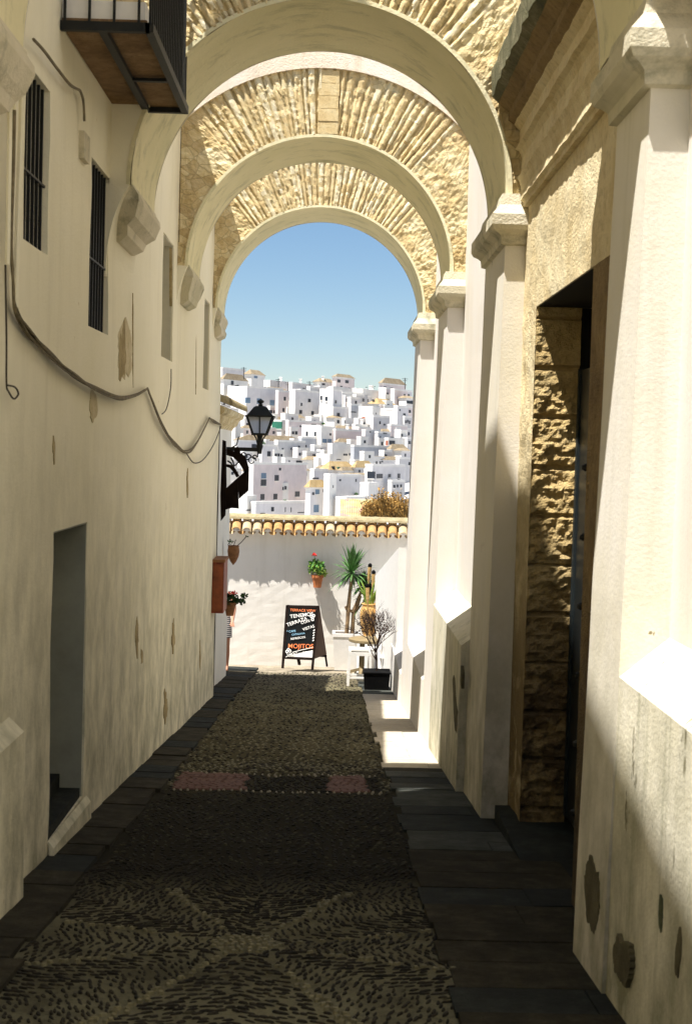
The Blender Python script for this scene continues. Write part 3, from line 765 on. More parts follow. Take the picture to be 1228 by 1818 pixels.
tw=thing('terrace_wall','white end wall topped with ochre barrel tiles across the end of the alley','wall',(0,0,0))
YE=27.5
u=MB(); nu,nv=90,50
u.grid(lambda i,j:(-5+8*i/nu,YE+.004*nz((i*.5,j*.5,0)),-4.7+3.15*j/nv),nu,nv); u.add([(-5,YE+.35,-4.7),(3,YE+.35,-4.7),(3,YE+.35,-1.55),(-5,YE+.35,-1.55)],[(0,1,2,3)])
u.build('wall',plaster('terrace_whitewash',(.76,.73,.67),(.72,.68,.61),(.45,.40,.30),.3,bstr=.15),tw)
u=MB(); sp_=.2; k=0; x=-3.2
eave=[];
while x<2.4:
    u.cur=R.choice((0,0,1,2,2)); r1=R.uniform(.083,.092); tlt=R.uniform(-.01,.01)-x*.0
    a0=(YE+.06,-1.36); a1=(YE-.27+R.uniform(-.015,.015),-1.60+tlt)
    vs=[]
    for t_,rr_ in ((0,.075),(.5,.085),(1,r1)):
        Y=a0[0]+(a1[0]-a0[0])*t_; Z=a0[1]+(a1[1]-a0[1])*t_
        for a in range(11):
            q=math.pi*a/10; vs.append((x+math.cos(q)*rr_,Y,Z+math.sin(q)*rr_*.95))
    for t_,rr_ in ((1,r1-.016),(.0,.06)):
        Y=a0[0]+(a1[0]-a0[0])*t_; Z=a0[1]+(a1[1]-a0[1])*t_
        for a in range(11):
            q=math.pi*a/10; vs.append((x+math.cos(q)*rr_,Y,Z+math.sin(q)*rr_*.95))
    fs=[]
    for l in range(4):
        fs+=[(l*11+i,l*11+i+1,(l+1)*11+i+1,(l+1)*11+i) for i in range(10)]
    u.add(vs,fs)
    vs=[]
    for Y,Z,rr_ in ((YE+.06,-1.335,.075),(YE-.10+R.uniform(-.012,.012),-1.445,.094),(YE-.10,-1.455,.080)):
        for a in range(11):
            q=math.pi*a/10; vs.append((x+math.cos(q)*rr_,Y,Z+math.sin(q)*rr_*.95))
    u.add(vs,[(l*11+i,l*11+i+1,(l+1)*11+i+1,(l+1)*11+i) for l in range(2) for i in range(10)])
    # under-channel tile between
    xm=x+sp_/2; vs=[]
    for Y,Z in ((YE+.06,-1.36),(YE-.24,-1.60)):
        for a in range(7):
            q=math.pi+math.pi*a/6; vs.append((xm+math.cos(q)*.075,Y,Z+math.sin(q)*.05))
    u.add(vs,[(i,i+1,i+8,i+7) for i in range(6)])
    x+=sp_
u.build('tile_row',[M['tile'],M['tileb'],M['tilec']],tw)
u=MB(); x=-3.2
while x<2.4:
    pts=[(x+math.cos(math.pi*a/8)*.068,YE-.225,-1.59+math.sin(math.pi*a/8)*.062) for a in range(9)]
    u.prism(pts,(0,.2,0)); x+=sp_
u.build('tile_mortar',M['mortar'],tw)
u=MB(); u.grid(lambda i,j:(-5+8*i/120, YE+.02+.16*math.cos(math.pi*j/8), -1.36+.10*math.sin(math.pi*j/8)+.012*nz((i*.4,j*.5,5))),120,8); u.build('ridge',M['ridge'],tw)

pp=thing('stair_parapet','sunlit white parapet with sloping top at the far right end of the alley','wall',(0,0,0))
u=MB(); a=at(713,972,21.4); b_=at(654,1036,27.3)
u.hull([(1.0+.04,21.4,-4.3),(1.6,21.4,-4.3),(1.6,27.3,-4.6),(b_.x,27.3,-4.6)],[(1.0+.04,21.4,a.z),(1.6,21.4,a.z),(1.6,27.3,b_.z),(b_.x,27.3,b_.z)])
u.build('parapet_wall',M['white'],pp)

# lantern & bracket
ln=thing('street_lantern','black iron street lantern on a bracket at the end of the left wall','street lamp',(0,0,0))
c0=at(462,745,20.2); LX,LY=c0.x,c0.y
def zat(py): return at(462,py,20.2).z
def frustum(mb,z0,h0,z1,h1):
    mb.hull([(LX-h0,LY-h0,z0),(LX+h0,LY-h0,z0),(LX+h0,LY+h0,z0),(LX-h0,LY+h0,z0)],[(LX-h1,LY-h1,z1),(LX+h1,LY-h1,z1),(LX+h1,LY+h1,z1),(LX-h1,LY+h1,z1)])
u=MB(); frustum(u,zat(741),.205,zat(738),.205); frustum(u,zat(738),.18,zat(723),.09); frustum(u,zat(723),.09,zat(721),.06); u.lathe([(.03,0),(.035,.03),(.015,.04),(.045,.06),(.05,.08),(.02,.10),(.0,.11)],(LX,LY,zat(722)),10); u.build('cap',M['iron'],ln)
u=MB(); zb,zt=zat(771),zat(741)
frustum(u,zb,.092,zt,.172)
gl=u.build('glass',M['glass'],ln)
u=MB()
for sx in (-1,1):
    for sy in (-1,1): u.bar((LX+sx*.095,LY+sy*.095,zb),(LX+sx*.178,LY+sy*.178,zt),.022)
for s in (-1,1):
    u.bar((LX-.1,LY+s*.1,zb),(LX+.1,LY+s*.1,zb),.03); u.bar((LX+s*.1,LY-.1,zb),(LX+s*.1,LY+.1,zb),.03)
    u.bar((LX,LY+s*.099,zb),(LX,LY+s*.178,zt),.018); u.tube([(LX+s*.09,LY,zb),(LX+s*.05,LY,zb-.06),(LX+s*.03,LY,zb-.14)],.01,6)
u.lathe([(.03,zat(806)),(.035,zat(800)),(.05,zat(792)),(.03,zat(786)),(.035,zat(778)),(.05,zb)],(LX,LY,0),10)
u.build('frame',M['iron'],ln)
u=MB(); za=zat(801); u.bar((-1.50,LY,za+.02),(LX,LY,za+.02),.04,.055)
for cxp,cyp,rp_ in ((440,812,.05),(447,818,.06),(432,808,.04),(452,812,.035)):
    c_=at(cxp,cyp,20.2); u.tube([(c_.x+rp_*math.cos(a*.5)*(1-a*.04),LY,c_.z+rp_*math.sin(a*.5)*(1-a*.04)) for a in range(13)],.009,6)
u.tube([at(402,800,20.2),at(420,790,20.2),at(424,775,20.2)],.01,6)
u.build('bracket',M['iron'],ln)
sg=thing('hanging_sign','black cut out wooden sign bracket fixed under the street lantern','sign',(0,0,0))
u=MB()
def poly(pts,Y,th): u.prism([at(a,b_,Y) for a,b_ in pts],(0,th,0))
poly([(395,781),(401,783),(402,860),(400,915),(392,925),(391,880)],19.9,.06)
u.build('post',M['wood'],sg)
u=MB()
poly([(400,868),(422,848),(424,903),(411,902),(400,905)],19.92,.04); poly([(422,848),(436,836),(442,828),(441,871),(424,886),(424,903)][:5],19.92,.04)
poly([(441,828),(436,812),(430,806),(420,803),(412,800),(402,797),(402,808),(414,812),(424,822),(431,833),(434,842),(441,836)],19.92,.04)
poly([(402,829),(408,831),(414,838),(420,848),(425,845),(418,832),(410,825),(402,824)],19.925,.03)
poly([(414,800),(421,792),(426,797),(427,808)],19.92,.04)
u.build('board',M['wood'],sg)
u=MB(); u.tube([at(404,818,19.93),at(410,822,19.93),at(416,830,19.93),at(414,820,19.93),at(410,812,19.93)],.012,6); u.tube([at(408,826,19.93),at(418,826,19.93),at(424,820,19.93)],.01,6); u.build('scroll',M['iron'],sg)

# red-brown wooden case
a=at(377,998,18.85); bb=at(396,1089,18.85)
bx=thing('wall_cabinet','reddish brown wooden case fixed to the left wall beside flower pots','cabinet',(0,0,0))
u=MB(); u.box(XL-.01,bb.x,18.85,19.5,bb.z,a.z); u.build('case',M['reddoor'],bx)
u=MB(); u.box(XL,bb.x+.012,18.83,19.52,a.z,a.z+.035); u.build('case_lid',M['claydark'],bx)
u=MB(); u.box(XL+.01,bb.x-.012,18.838,18.849,bb.z+.03,a.z-.03); u.build('case_front',plain('case_panel',(.20,.055,.02),.6,sc=3,var=.6),bx)

# ------------------------------------------------------------------ plants
def leafblob(mb, c, rx, rz, n, s, seed, cur=(0,)):
    r=random.Random(seed)
    for k in range(n):
        a=r.uniform(0,6.283); b_=r.uniform(-.6,1); q=r.uniform(.5,1)
        p=Vector(c)+Vector((math.cos(a)*math.cos(b_)*rx*q,math.sin(a)*math.cos(b_)*rx*q,math.sin(b_)*rz*q))
        d=Vector((r.uniform(-1,1),r.uniform(-1,1),r.uniform(-.3,1))).normalized(); e=d.cross(Vector((r.uniform(-1,1),r.uniform(-1,1),r.uniform(-1,1)))).normalized()
        L=s*r.uniform(.7,1.3); mb.cur=r.choice(cur)
        mb.add([p,p+d*L*.5+e*L*.4,p+d*L,p+d*L*.5-e*L*.4],[(0,1,2,3)])
def pot(mb,c,r0,r1,h):
    mb.lathe([(r0*.98,0),(r1*.98,h*.8),(r1*1.12,h*.8),(r1*1.14,h),(r1*.98,h),(r1*.95,h*.9),(0.001,h*.88)],c,18)
# pot on end wall
pc=at(563,1043,YE-.17)
fp_=thing('flower_pot','terracotta pot of yellow green geranium with red bloom hung on the end wall','flower pot',pc)
u=MB(); pot(u,(0,0,0),.075,.105,.24); u.build('pot',M['clay'],fp_)
u=MB(); leafblob(u,(-.03,0,.36),.15,.20,240,.065,3,(0,0,1)); leafblob(u,(.1,-.02,.26),.09,.10,80,.05,4,(1,)); u.build('foliage',[M['leaf'],M['leafy']],fp_)
u=MB(); leafblob(u,(-.07,0,.56+.06),.035,.035,40,.035,5); u.build('bloom',M['flower'],fp_)
u=MB(); u.tube([(-.04,0,.4),(-.07,0,.62)],.005,5); u.build('stem',M['leaf'],fp_)
# pot high on the low house
pc=at(414,1003,22.4)
f2=thing('flower_pot','brown pointed wall pot with few dry sprigs hung highest on the left','flower pot',pc)
u=MB(); u.lathe([(.005,0),(.05,.06),(.085,.14),(.095,.22),(.085,.29),(.095,.30),(.08,.31),(.002,.29)],(0,0,0),16); u.build('pot',M['claydark'],f2)
u=MB(); u.tube([(.05,0,.3),(.12,0,.36),(.2,0,.46)],.007,5); u.tube([(.0,0,.3),(.03,0,.4)],.006,5); u.build('twig',M['twig'],f2)
u=MB(); leafblob(u,(-.05,0,.34),.05,.06,30,.035,8); leafblob(u,(.2,0,.46),.012,.012,6,.03,9); u.build('foliage',M['leafdark'],f2)
# lower geranium
pc=at(408,1093,20.9)
f3=thing('flower_pot','dark leafy geranium pot with red flowers spilling beside the wooden case','flower pot',pc)
u=MB(); pot(u,(0,0,0),.055,.085,.20); u.build('pot',M['claydark'],f3)
u=MB(); leafblob(u,(.0,0,.22),.11,.12,160,.055,13); leafblob(u,(.14,0,.2),.06,.07,60,.05,14); leafblob(u,(.2,0,.29),.045,.04,30,.05,15); u.tube([(.02,0,.15),(.12,0,.22),(.21,0,.31)],.006,5); u.build('foliage',M['leafdark'],f3)
u=MB(); leafblob(u,(.04,-.05,.34),.06,.03,40,.03,16); u.build('bloom',M['flower'],f3)

# A-board
abp=at(537,1186,25.9)
sb_=thing('chalkboard_sign','black wooden A frame menu board with painted lettering in front of the end wall','menu board',(0,0,0))
Yb=25.9
def bd(a,b_): return at(a,b_,Yb)
H0=bd(500,1186); H1=bd(508,1075); W0=bd(552,1190); W1=bd(566,1076)
# local basis of the front panel: top edge leans back
tl=at(508,1075,26.15); tr=at(568,1077,26.30); bl=at(500,1186,25.75); br=at(556,1189,25.75)
_n=((br-bl).cross(tl-bl)).normalized(); _d=ray(566,1076); tr=_d*(bl.dot(_n)/_d.dot(_n))
def pt(u_,v_): # u right 0..1, v up 0..1
    return (bl.lerp(br,u_)).lerp(tl.lerp(tr,u_),v_)
fn=((br-bl).cross(tl-bl)).normalized()
if fn.y>0: fn=-fn
fn*=1
u=MB(); 
for a,b_ in ((pt(.03,0),pt(.03,1)),(pt(.97,0),pt(.97,1)),(pt(.0,.985),pt(1,.985)),(pt(.03,.17),pt(.97,.17))): u.bar(a-fn*.01,b_-fn*.01,.05,.035,up=fn)
u.build('front_frame',M['wood'],sb_)
u=MB(); q=[pt(.06,.18),pt(.94,.18),pt(.94,.97),pt(.06,.97)]; u.prism([p for p in q],-fn*.012); pn=u.build('board',M['slate'],sb_)
# rear leaf, opened to the right
rl=at(530,1180,26.6); rr2=at(582,1183,26.35); rtl=tl+Vector((.02,.05,0)); rtr=tr+Vector((.0,.05,0))
def pr(u_,v_): return (rl.lerp(rr2,u_)).lerp(rtl.lerp(rtr,u_),v_)
u=MB()
for a,b_ in ((pr(.03,0),pr(.03,1)),(pr(.97,0),pr(.97,1)),(pr(0,.17),pr(1,.17)),(pr(0,.98),pr(1,.98))): u.bar(a,b_,.05,.035)
u.build('rear_frame',M['wood'],sb_)
u=MB(); q=[pr(.05,.18),pr(.95,.18),pr(.95,.96),pr(.05,.96)]; u.prism(q,(0,.012,0)); u.build('rear_board',M['woodmid'],sb_)
# right side panel visible between the legs
u=MB(); a=br.lerp(rr2,.0); q=[br.lerp(tr,.17),rr2.lerp(rtr,.20),rtr,tr]; u.prism(q,(.01,0,0)); u.build('side_board',M['woodmid'],sb_)
ux=(pt(1,.5)-pt(0,.5)); uy=(pt(.5,1)-pt(.5,0)); LXw=ux.length; LYh=uy.length
def text(s,u_,v_,size,rot,mt):
    cu=bpy.data.curves.new('t','FONT'); cu.body=s; cu.size=size*.78; cu.extrude=.002; cu.offset=size*.002; cu.align_x='LEFT'
    o=bpy.data.objects.new('t',cu); C.objects.link(o); bpy.context.view_layer.update()
    me=bpy.data.meshes.new_from_object(o.evaluated_get(bpy.context.evaluated_depsgraph_get())); bpy.data.objects.remove(o)
    X=ux.normalized(); Z=fn.copy(); Yv=Z.cross(X).normalized()
    if Yv.z<0: Yv=-Yv
    B=Matrix((X,Yv,Z)).transposed()
    ro=Matrix.Rotation(rot,3,'Z')
    O=pt(u_,v_)+fn*.022
    for v in me.vertices:
        c_=ro@Vector(v.co); 
        # follow the board taper
        v.co=O+B@c_
    me.materials.clear(); me.materials.append(mt)
    o=bpy.data.objects.new('lettering',me); C.objects.link(o); o.parent=pn; return o
text('TERRACE VIEW',.13,.905,.088,.0,M['orange'])
text('TENEMOS',.15,.79,.125,.16,M['chalk']); text('TERRAZA',.08,.655,.118,.38,M['chalk']); text('CON',.50,.70,.095,.30,M['chalk']); text('VISTAS',.58,.595,.095,.36,M['chalk'])
text('* CAFE',.08,.56,.070,.12,M['whiteblue']); text('CATALANA',.24,.515,.060,.16,M['whiteblue']); text('REFRESCOS',.22,.445,.068,.18,M['chalk'])
text('MOJITOS',.15,.315,.150,.02,M['orange'])
text('MEAT or FISH',.20,.195,.080,.16,M['chalk'])
u=MB()
def stroke(pts,w_): u.tube([pt(a,b_)+fn*.020 for a,b_ in pts],w_,5)
r=random.Random(4)
for cx_,cy_ in ((.80,.83),(.87,.84),(.84,.78),(.13,.26),(.22,.27),(.17,.29)):
    stroke([(cx_+.035*math.cos(a*.9),cy_+.022*math.sin(a*.9)) for a in range(8)],.008)
stroke([(.86,.84),(.88,.76)],.006); stroke([(.1,.26),(.17,.2),(.11,.17)],.006); stroke([(.30,.25),(.55,.29),(.92,.34)],.006)
for k in range(5): stroke([(.90,.44+.04*k),(.94,.46+.04*k)],.011)
u.build('painted_flowers',M['chalk'],pn)
u=MB(); q=[pt(.10,.185),pt(.93,.187),pt(.93,.30)]; u.prism([p+fn*.003 for p in q],fn*.006); u.build('white_corner',M['chalk'],pn)

# white planter with yucca
def P2(px,py,Y): return at(px,py,Y)
YP=26.2; pl=at(590,1125,YP); prr=at(640,1129,YP); pb_=at(597,1178,YP)
yp=thing('planter_box','square white planter box tapering to its base beneath the yucca','planter',(0,0,0))
u=MB(); cxp=(pl.x+prr.x)/2; hw=(prr.x-pl.x)/2; zt=pl.z; z0=floorz(YP)
u.hull([(cxp-hw*.8,YP+.05,z0),(cxp+hw*.8,YP+.05,z0),(cxp+hw*.8,YP+.45,z0),(cxp-hw*.8,YP+.45,z0)],[(cxp-hw*.95,YP+.01,zt-.06),(cxp+hw*.95,YP+.01,zt-.06),(cxp+hw*.95,YP+.5,zt-.06),(cxp-hw*.95,YP+.5,zt-.06)]); u.build('box',M['white'],yp)
u=MB(); 
for a in ((cxp-hw,cxp+hw,YP,YP+.05),(cxp-hw,cxp+hw,YP+.46,YP+.51),(cxp-hw,cxp-hw+.05,YP+.051,YP+.459),(cxp+hw-.05,cxp+hw,YP+.051,YP+.459)): u.box(*a,zt-.059,zt)
u.build('rim',M['white'],yp)
u=MB(); u.box(cxp-hw+.051,cxp+hw-.051,YP+.051,YP+.459,zt-.058,zt-.03); u.build('soil',M['twig'],yp)
yc2=thing('yucca','green spiky yucca with forked grey trunks in a white planter','yucca plant',(0,0,0))
Yy=YP+.25
def yp3(px,py,dy=0): return at(px,py,Yy+dy)
u=MB()
u.tube([yp3(615,1125),yp3(617,1100),yp3(618,1082),yp3(621,1050),yp3(624,1022)],[.038,.036,.04,.03,.028],8)
u.tube([yp3(625,1126,.05),yp3(627,1095,.05),yp3(628,1084,.05),yp3(636,1062,.0),yp3(643,1045,0)],[.038,.036,.038,.026,.024],8)
u.tube([yp3(617,1082),yp3(614,1076)],[.04,.035],8); u.tube([yp3(618,1084),yp3(628,1086,.05)],.03,8)
u.tube([yp3(629,1086,.05),yp3(634,1080,.04),yp3(640,1058,.1)],[.03,.024,.02],8)
u.build('trunk',M['bark'],yc2)
def rosette(c, n, L, seed, upb=.3):
    r=random.Random(seed); u=MB()
    for k in range(n):
        a=r.uniform(0,6.283); e=r.uniform(-.7,1.5) if r.random()<.8 else r.uniform(.9,1.5)
        d=Vector((math.cos(a)*math.cos(e),math.sin(a)*math.cos(e),math.sin(e))); l=L*r.uniform(.65,1.1); w_=.024
        s_=d.cross(Vector((0,0,1)));
        if s_.length<.1: s_=Vector((1,0,0))
        s_.normalize(); dr=-.10*math.cos(e)
        p0=Vector(c); p1=p0+d*l*.35; p2=p0+d*l*.7+Vector((0,0,dr*l*.7)); p3=p0+d*l+Vector((0,0,dr*l*2))
        up=s_.cross(d)*.006
        u.add([p0-s_*w_*.5,p0+s_*w_*.5,p1+s_*w_+up,p1-s_*w_+up,p2+s_*w_*.8+up,p2-s_*w_*.8+up,p3],[(0,1,2,3),(3,2,4,5),(5,4,6)])
        u.add([p0,p1-up,p2-up,p3],[])
    return u
rosette(yp3(624,1018),130,.60,1).build('leaf_crown',M['yucca'],yc2)
rosette(yp3(645,1042),80,.36,2).build('leaf_crown',M['yucca'],yc2)
rosette(yp3(651,1062,.2),60,.42,3).build('leaf_crown',M['yucca'],yc2)
# urn
up_=at(654,1128,25.6)
ur=thing('clay_urn','bulbous ochre clay urn holding a pale green plant, right of the yucca','urn',(0,0,0))
sc=1/ (F/25.6)
u=MB(); zb=at(654,1132,25.6).z; u.lathe([(.08,zb),(.13,zb+.12),(.165,zb+.32),(.165,zb+.46),(.14,zb+.55),(.12,zb+.585),(.135,zb+.60),(.145,zb+.62),(.11,zb+.62),(.10,zb+.56)],(up_.x,25.6,0),24); u.build('urn_body',M['urn'],ur,smooth=True)
u=MB(); u.lathe([(.20,floorz(25.6)),(.20,zb-.001)],(up_.x,25.6,0),4); u.build('stand',M['white'],ur)
u=MB(); r=random.Random(6)
for k in range(26):
    a=r.uniform(0,6.28); l=r.uniform(.25,.5); p0=Vector((up_.x+.06*math.cos(a),25.6+.06*math.sin(a),zb+.6)); d=Vector((math.cos(a)*.3,math.sin(a)*.3,1)).normalized(); u.tube([p0,p0+d*l*.6,p0+d*l+Vector((math.cos(a)*.05,0,-.02))],[.012,.010,.002],4)
u.build('stems',M['leafy'],ur)
# torches
tor=[('bamboo torch with black wick standing tallest behind the yucca',657,1000,640,1190,25.9,14),('bamboo torch just right of and slightly lower than the tallest torch',663,1012,657,1190,25.8,13),
     ('short bamboo torch with black tip directly above the clay urn',652,1036,654,1200,25.3,12),('bamboo torch leaning right beside the sunlit parapet',693,1070,676,1205,24.9,12)]
for lab,px,py,qx,qy,Y,wh in tor:
    tt=thing('garden_torch',lab,'torch',(0,0,0),group='bamboo torches by the parapet')
    a=at(px,py,Y); b_=at(qx,qy,Y); b_.z=floorz(Y); d=(a-b_).normalized()
    u=MB(); u.tube([b_,a-d*.36],.013,8); u.build('pole',M['bamboo'],tt)
    u=MB(); u.tube([a-d*.36,a-d*.28,a-d*.1,a-d*.07],[.014,.028,.036,.034],10); u.build('torch_head',M['bamboo'],tt)
    u=MB(); u.tube([a-d*.07,a-d*.03,a],[.036,.038,.016],10); u.build('wick_cap',M['black'],tt)
# table
YT=24.6
tb_=thing('table','round weathered table on a square post behind the white stools','table',(0,0,0))
tc_=at(656,1139,YT); zt=tc_.z
u=MB(); u.lathe([(.34,zt-.05),(.36,zt-.04),(.36,zt),(.34,zt+.01)],(tc_.x,YT+.35,0),28); u.build('tabletop',M['tabletop'],tb_)
u=MB(); u.lathe([(.05,floorz(YT)+.02),(.045,zt-.05)],(tc_.x-.12,YT+.3,0),10); u.build('post',M['tabletop'],tb_)
u=MB(); 
for a in range(3):
    q=a*2.1+.4; u.bar((tc_.x-.12,YT+.3,floorz(YT)+.1),(tc_.x-.12+.25*math.cos(q),YT+.3+.25*math.sin(q),floorz(YT)+.02),.05)
u.build('foot',M['tabletop'],tb_)
def stool(px,py,Y,lab,wd=.40,dp=.34,h=.44,back=False,rz=0):
    c_=at(px,py,Y); gz=floorz(Y)
    s_=thing('stool' ,lab,'stool',(c_.x,Y,gz),rz,group='white stools by the table')
    for sx in (-1,1):
        for sy in (-1,1):
            u=MB(); u.bar((sx*(wd/2),sy*dp/2,0),(sx*(wd/2-.02),sy*(dp/2-.01),h),.04); u.build('leg',M['white'],s_)
    u=MB()
    for k in range(5): u.box(-wd/2,wd/2,-dp/2+k*dp/5+.004,-dp/2+(k+1)*dp/5-.006,h,h+.025)
    u.build('seat',M['white'],s_)
    for sy in (-1,1):
        u=MB(); u.bar((-wd/2,sy*dp/2,.13),(wd/2,sy*dp/2,.13),.03); u.build('stretcher',M['white'],s_)
        u=MB(); u.bar((-wd/2,sy*dp/2,h-.05),(wd/2,sy*dp/2,h-.05),.025,.05); u.build('apron',M['white'],s_)
    for sx in (-1,1):
        u=MB(); u.bar((sx*wd/2,-dp/2,.18),(sx*wd/2,dp/2,.18),.03); u.build('stretcher',M['white'],s_)
stool(637,1215,22.7,'white slatted stool in front, left of the black plant pot',.36,.3,.56)
stool(667,1200,24.0,'white slatted stool partly hidden behind the bare shrub',.36,.3,.52)
# chair by parapet
ch=thing('folding_chair','white folding chair leaning in the corner by the parapet','chair',(at(687,1205,23.6).x,23.6,floorz(23.6)),.3)
for sx in (-1,1):
    u=MB(); u.bar((sx*.14,-.12,0),(sx*.14,.12,.55),.03); u.build('leg',M['white'],ch); u=MB(); u.bar((sx*.12,.14,0),(sx*.12,-.1,.8),.03); u.build('leg',M['white'],ch)
u=MB(); u.box(-.14,.14,-.12,.12,.40,.425); u.build('seat',M['white'],ch)
u=MB(); u.box(-.135,.135,-.115,-.09,.60,.78); u.build('backrest',M['white'],ch)

# black pot with bare shrub
YS=21.6; pz=floorz(YS); c_=at(667,1238,YS)
bp=thing('shrub_pot','black square plastic pot at the foot of the right wall holding the bare shrub','plant pot',(c_.x,YS,pz))
u=MB(); u.hull([(-.18,-.18,0),(.18,-.18,0),(.18,.18,0),(-.18,.18,0)],[(-.2,-.2,.28),(.2,-.2,.28),(.2,.2,.28),(-.2,.2,.28)]); u.build('pot_body',M['black'],bp)
u=MB(); u.box(-.21,.21,-.21,.21,.281,.30); u.build('rim',M['black'],bp)
sh=thing('bare_shrub','leafless dark twiggy shrub in front of the clay urn','shrub',(c_.x,YS,pz+.30))
u=MB(); r=random.Random(12)
def branch(p,d,l,w_,dep):
    q=p+d*l; mid=p.lerp(q,.5)+Vector((r.uniform(-1,1),r.uniform(-1,1),0))*l*.06
    u.tube([p,mid,q],[w_,w_*.85,w_*.7],5)
    if dep==0: return
    for k in range(3 if dep>1 else 4):
        e=Vector((r.uniform(-1,1),r.uniform(-1,1),r.uniform(-.3,.7))); nd=(d+e*.62).normalized(); branch(q if k<2 else mid,nd,l*r.uniform(.6,.85),w_*.6,dep-1)
branch(Vector((0,0,-.02)),Vector((-.03,0,1)).normalized(),.34,.016,1)
for a in range(7):
    q=a*.9; branch(Vector((-.02,0,.28)),Vector((math.cos(q)*.5-.12,math.sin(q)*.4,.9)).normalized(),.26,.010,4)
leafblob(u,(-.06,0,.68),.26,.26,420,.028,21); u.build('branches',M['twig'],sh)
# dry agave-like wisp by the parapet
ws=thing('grass_tuft','sparse grey dry grass tuft against the sunlit parapet','grass tuft',(0,0,0))
u=MB(); r=random.Random(31); b0=at(676,1140,25.5)
for k in range(28):
    a=r.uniform(-1,1); p0=Vector((b0.x+r.uniform(-.05,.05),25.5+r.uniform(-.1,.1),b0.z)); l=r.uniform(.4,.9)
    u.tube([p0,p0+Vector((a*.12,0,l*.6)),p0+Vector((a*.4,0,l*.95))],[.005,.004,.001],4)
u.build('blades',plain('dry_blade',(.35,.33,.22),.8),ws)

# person behind the corner
pe_c=at(391.5,1195,25.0)
pe=thing('person','person in a striped dress standing mostly hidden behind the corner house','person',(pe_c.x-.0,25.0,floorz(25.0)))
me=bpy.data.meshes.new('body')
J=[(0,0,.92,.13,.10),(0,0,1.08,.115,.085),(0,0,1.25,.135,.09),(0,0,1.38,.12,.075),(0,0,1.45,.05,.05),(0,-.01,1.53,.055,.06),(0,-.01,1.60,.075,.09),(0,-.0,1.67,.06,.07),
   (.17,0,1.36,.05,.05),(.22,-.02,1.12,.04,.04),(.20,-.14,.95,.03,.03),(.20,-.2,.9,.035,.02),
   (-.17,0,1.36,.05,.05),(-.22,-.02,1.12,.04,.04),(-.22,-.10,.90,.03,.03),(-.22,-.15,.84,.035,.02),
   (.09,0,.82,.085,.085),(.10,-.01,.48,.055,.055),(.10,.03,.30,.055,.055),(.10,.02,.08,.035,.035),(.11,-.10,.03,.04,.025),
   (-.09,0,.82,.085,.085),(-.10,.0,.48,.055,.055),(-.10,.04,.30,.055,.055),(-.10,.03,.08,.035,.035),(-.11,-.09,.03,.04,.025)]
E=[(0,1),(1,2),(2,3),(3,4),(4,5),(5,6),(6,7),(3,8),(8,9),(9,10),(10,11),(3,12),(12,13),(13,14),(14,15),(0,16),(16,17),(17,18),(18,19),(19,20),(0,21),(21,22),(22,23),(23,24),(24,25)]
vv=[j[:3] for j in J]; rr=[j[3:] for j in J]
for hi in (11,15):   # five fingers on each hand
    h=Vector(J[hi][:3])
    for k in range(5):
        q=h+Vector(((k-2)*.014,-.03 if k else -.005,-.02)); e=q+Vector(((k-2)*.006,-.03,-.045 if k else -.02))
        vv+= [tuple(q),tuple(e)]; rr+=[(.010,.010),(.008,.008)]; n=len(vv); E+=[(hi,n-2),(n-2,n-1)]
me.from_pydata(vv,E,[]); bo=bpy.data.objects.new('body',me); C.objects.link(bo)
sm=bo.modifiers.new('s','SKIN'); sv=me.skin_vertices[0].data
for i,q in enumerate(rr): sv[i].radius=q
sv[0].use_root=True
bo.modifiers.new('u','SUBSURF').levels=2
bpy.context.view_layer.update()
m2=bpy.data.meshes.new_from_object(bo.evaluated_get(bpy.context.evaluated_depsgraph_get())); bpy.data.objects.remove(bo)
m2.materials.clear(); m2.materials.append(M['skin']); bo=bpy.data.objects.new('body',m2); C.objects.link(bo); bo.parent=pe
u=MB()
ring=[(.62,.19,.14),(.75,.185,.135),(.88,.175,.125),(1.0,.145,.11),(1.1,.135,.10),(1.25,.155,.11),(1.36,.15,.10),(1.42,.09,.07)]
vs=[];n=20
for z,a,b_ in ring:
    for k in range(n): q=6.2832*k/n; vs.append((a*math.cos(q),b_*math.sin(q),z))
fs=[(l*n+k,l*n+(k+1)%n,(l+1)*n+(k+1)%n,(l+1)*n+k) for l in range(len(ring)-1) for k in range(n)]
u.add(vs,fs); u.build('dress',M['stripe'],pe,smooth=True)
u=MB(); u.lathe([(.02,1.40),(.09,1.45),(.098,1.55),(.1,1.62),(.085,1.69),(.04,1.73),(.002,1.735)],(0,.025,0),16); u.build('hair',M['hair'],pe,smooth=True)

# ------------------------------------------------------------------ beyond the terrace wall: tiled roof, dry bush
rf=thing('tiled_outbuilding','low outbuilding with ribbed clay roof just over the end wall beside the dry bush','outbuilding',(0,0,0))
a=at(611,886,40); b_=at(645,886,40); c_=at(650,917,38)
u=MB(); n=22
for k in range(n):
    x=a.x-.1+k*.048
    u.tube([(x,40,a.z),(x+.0,38,at(620,926,38).z)],.022,6)
u.add([(a.x-.12,40,a.z-.01),(a.x+1.0,40,a.z-.01),(a.x+1.0,38,at(620,926,38).z-.01),(a.x-.12,38,at(620,926,38).z-.01)],[(0,1,2,3)])
u.build('roof',tilemat('pale_tile',(.36,.24,.13),(.52,.38,.22),(.60,.48,.32),4),rf)
u=MB(); u.box(a.x-.05,a.x+.95,38.1,39.95,-5.5,at(620,926,38).z-.03); u.build('wall',M['left2'],rf)
db=thing('dry_bush','golden brown dry bush rising above the tiles at the right','bush',(0,0,0))
u=MB(); r=random.Random(77); Yd=31.5
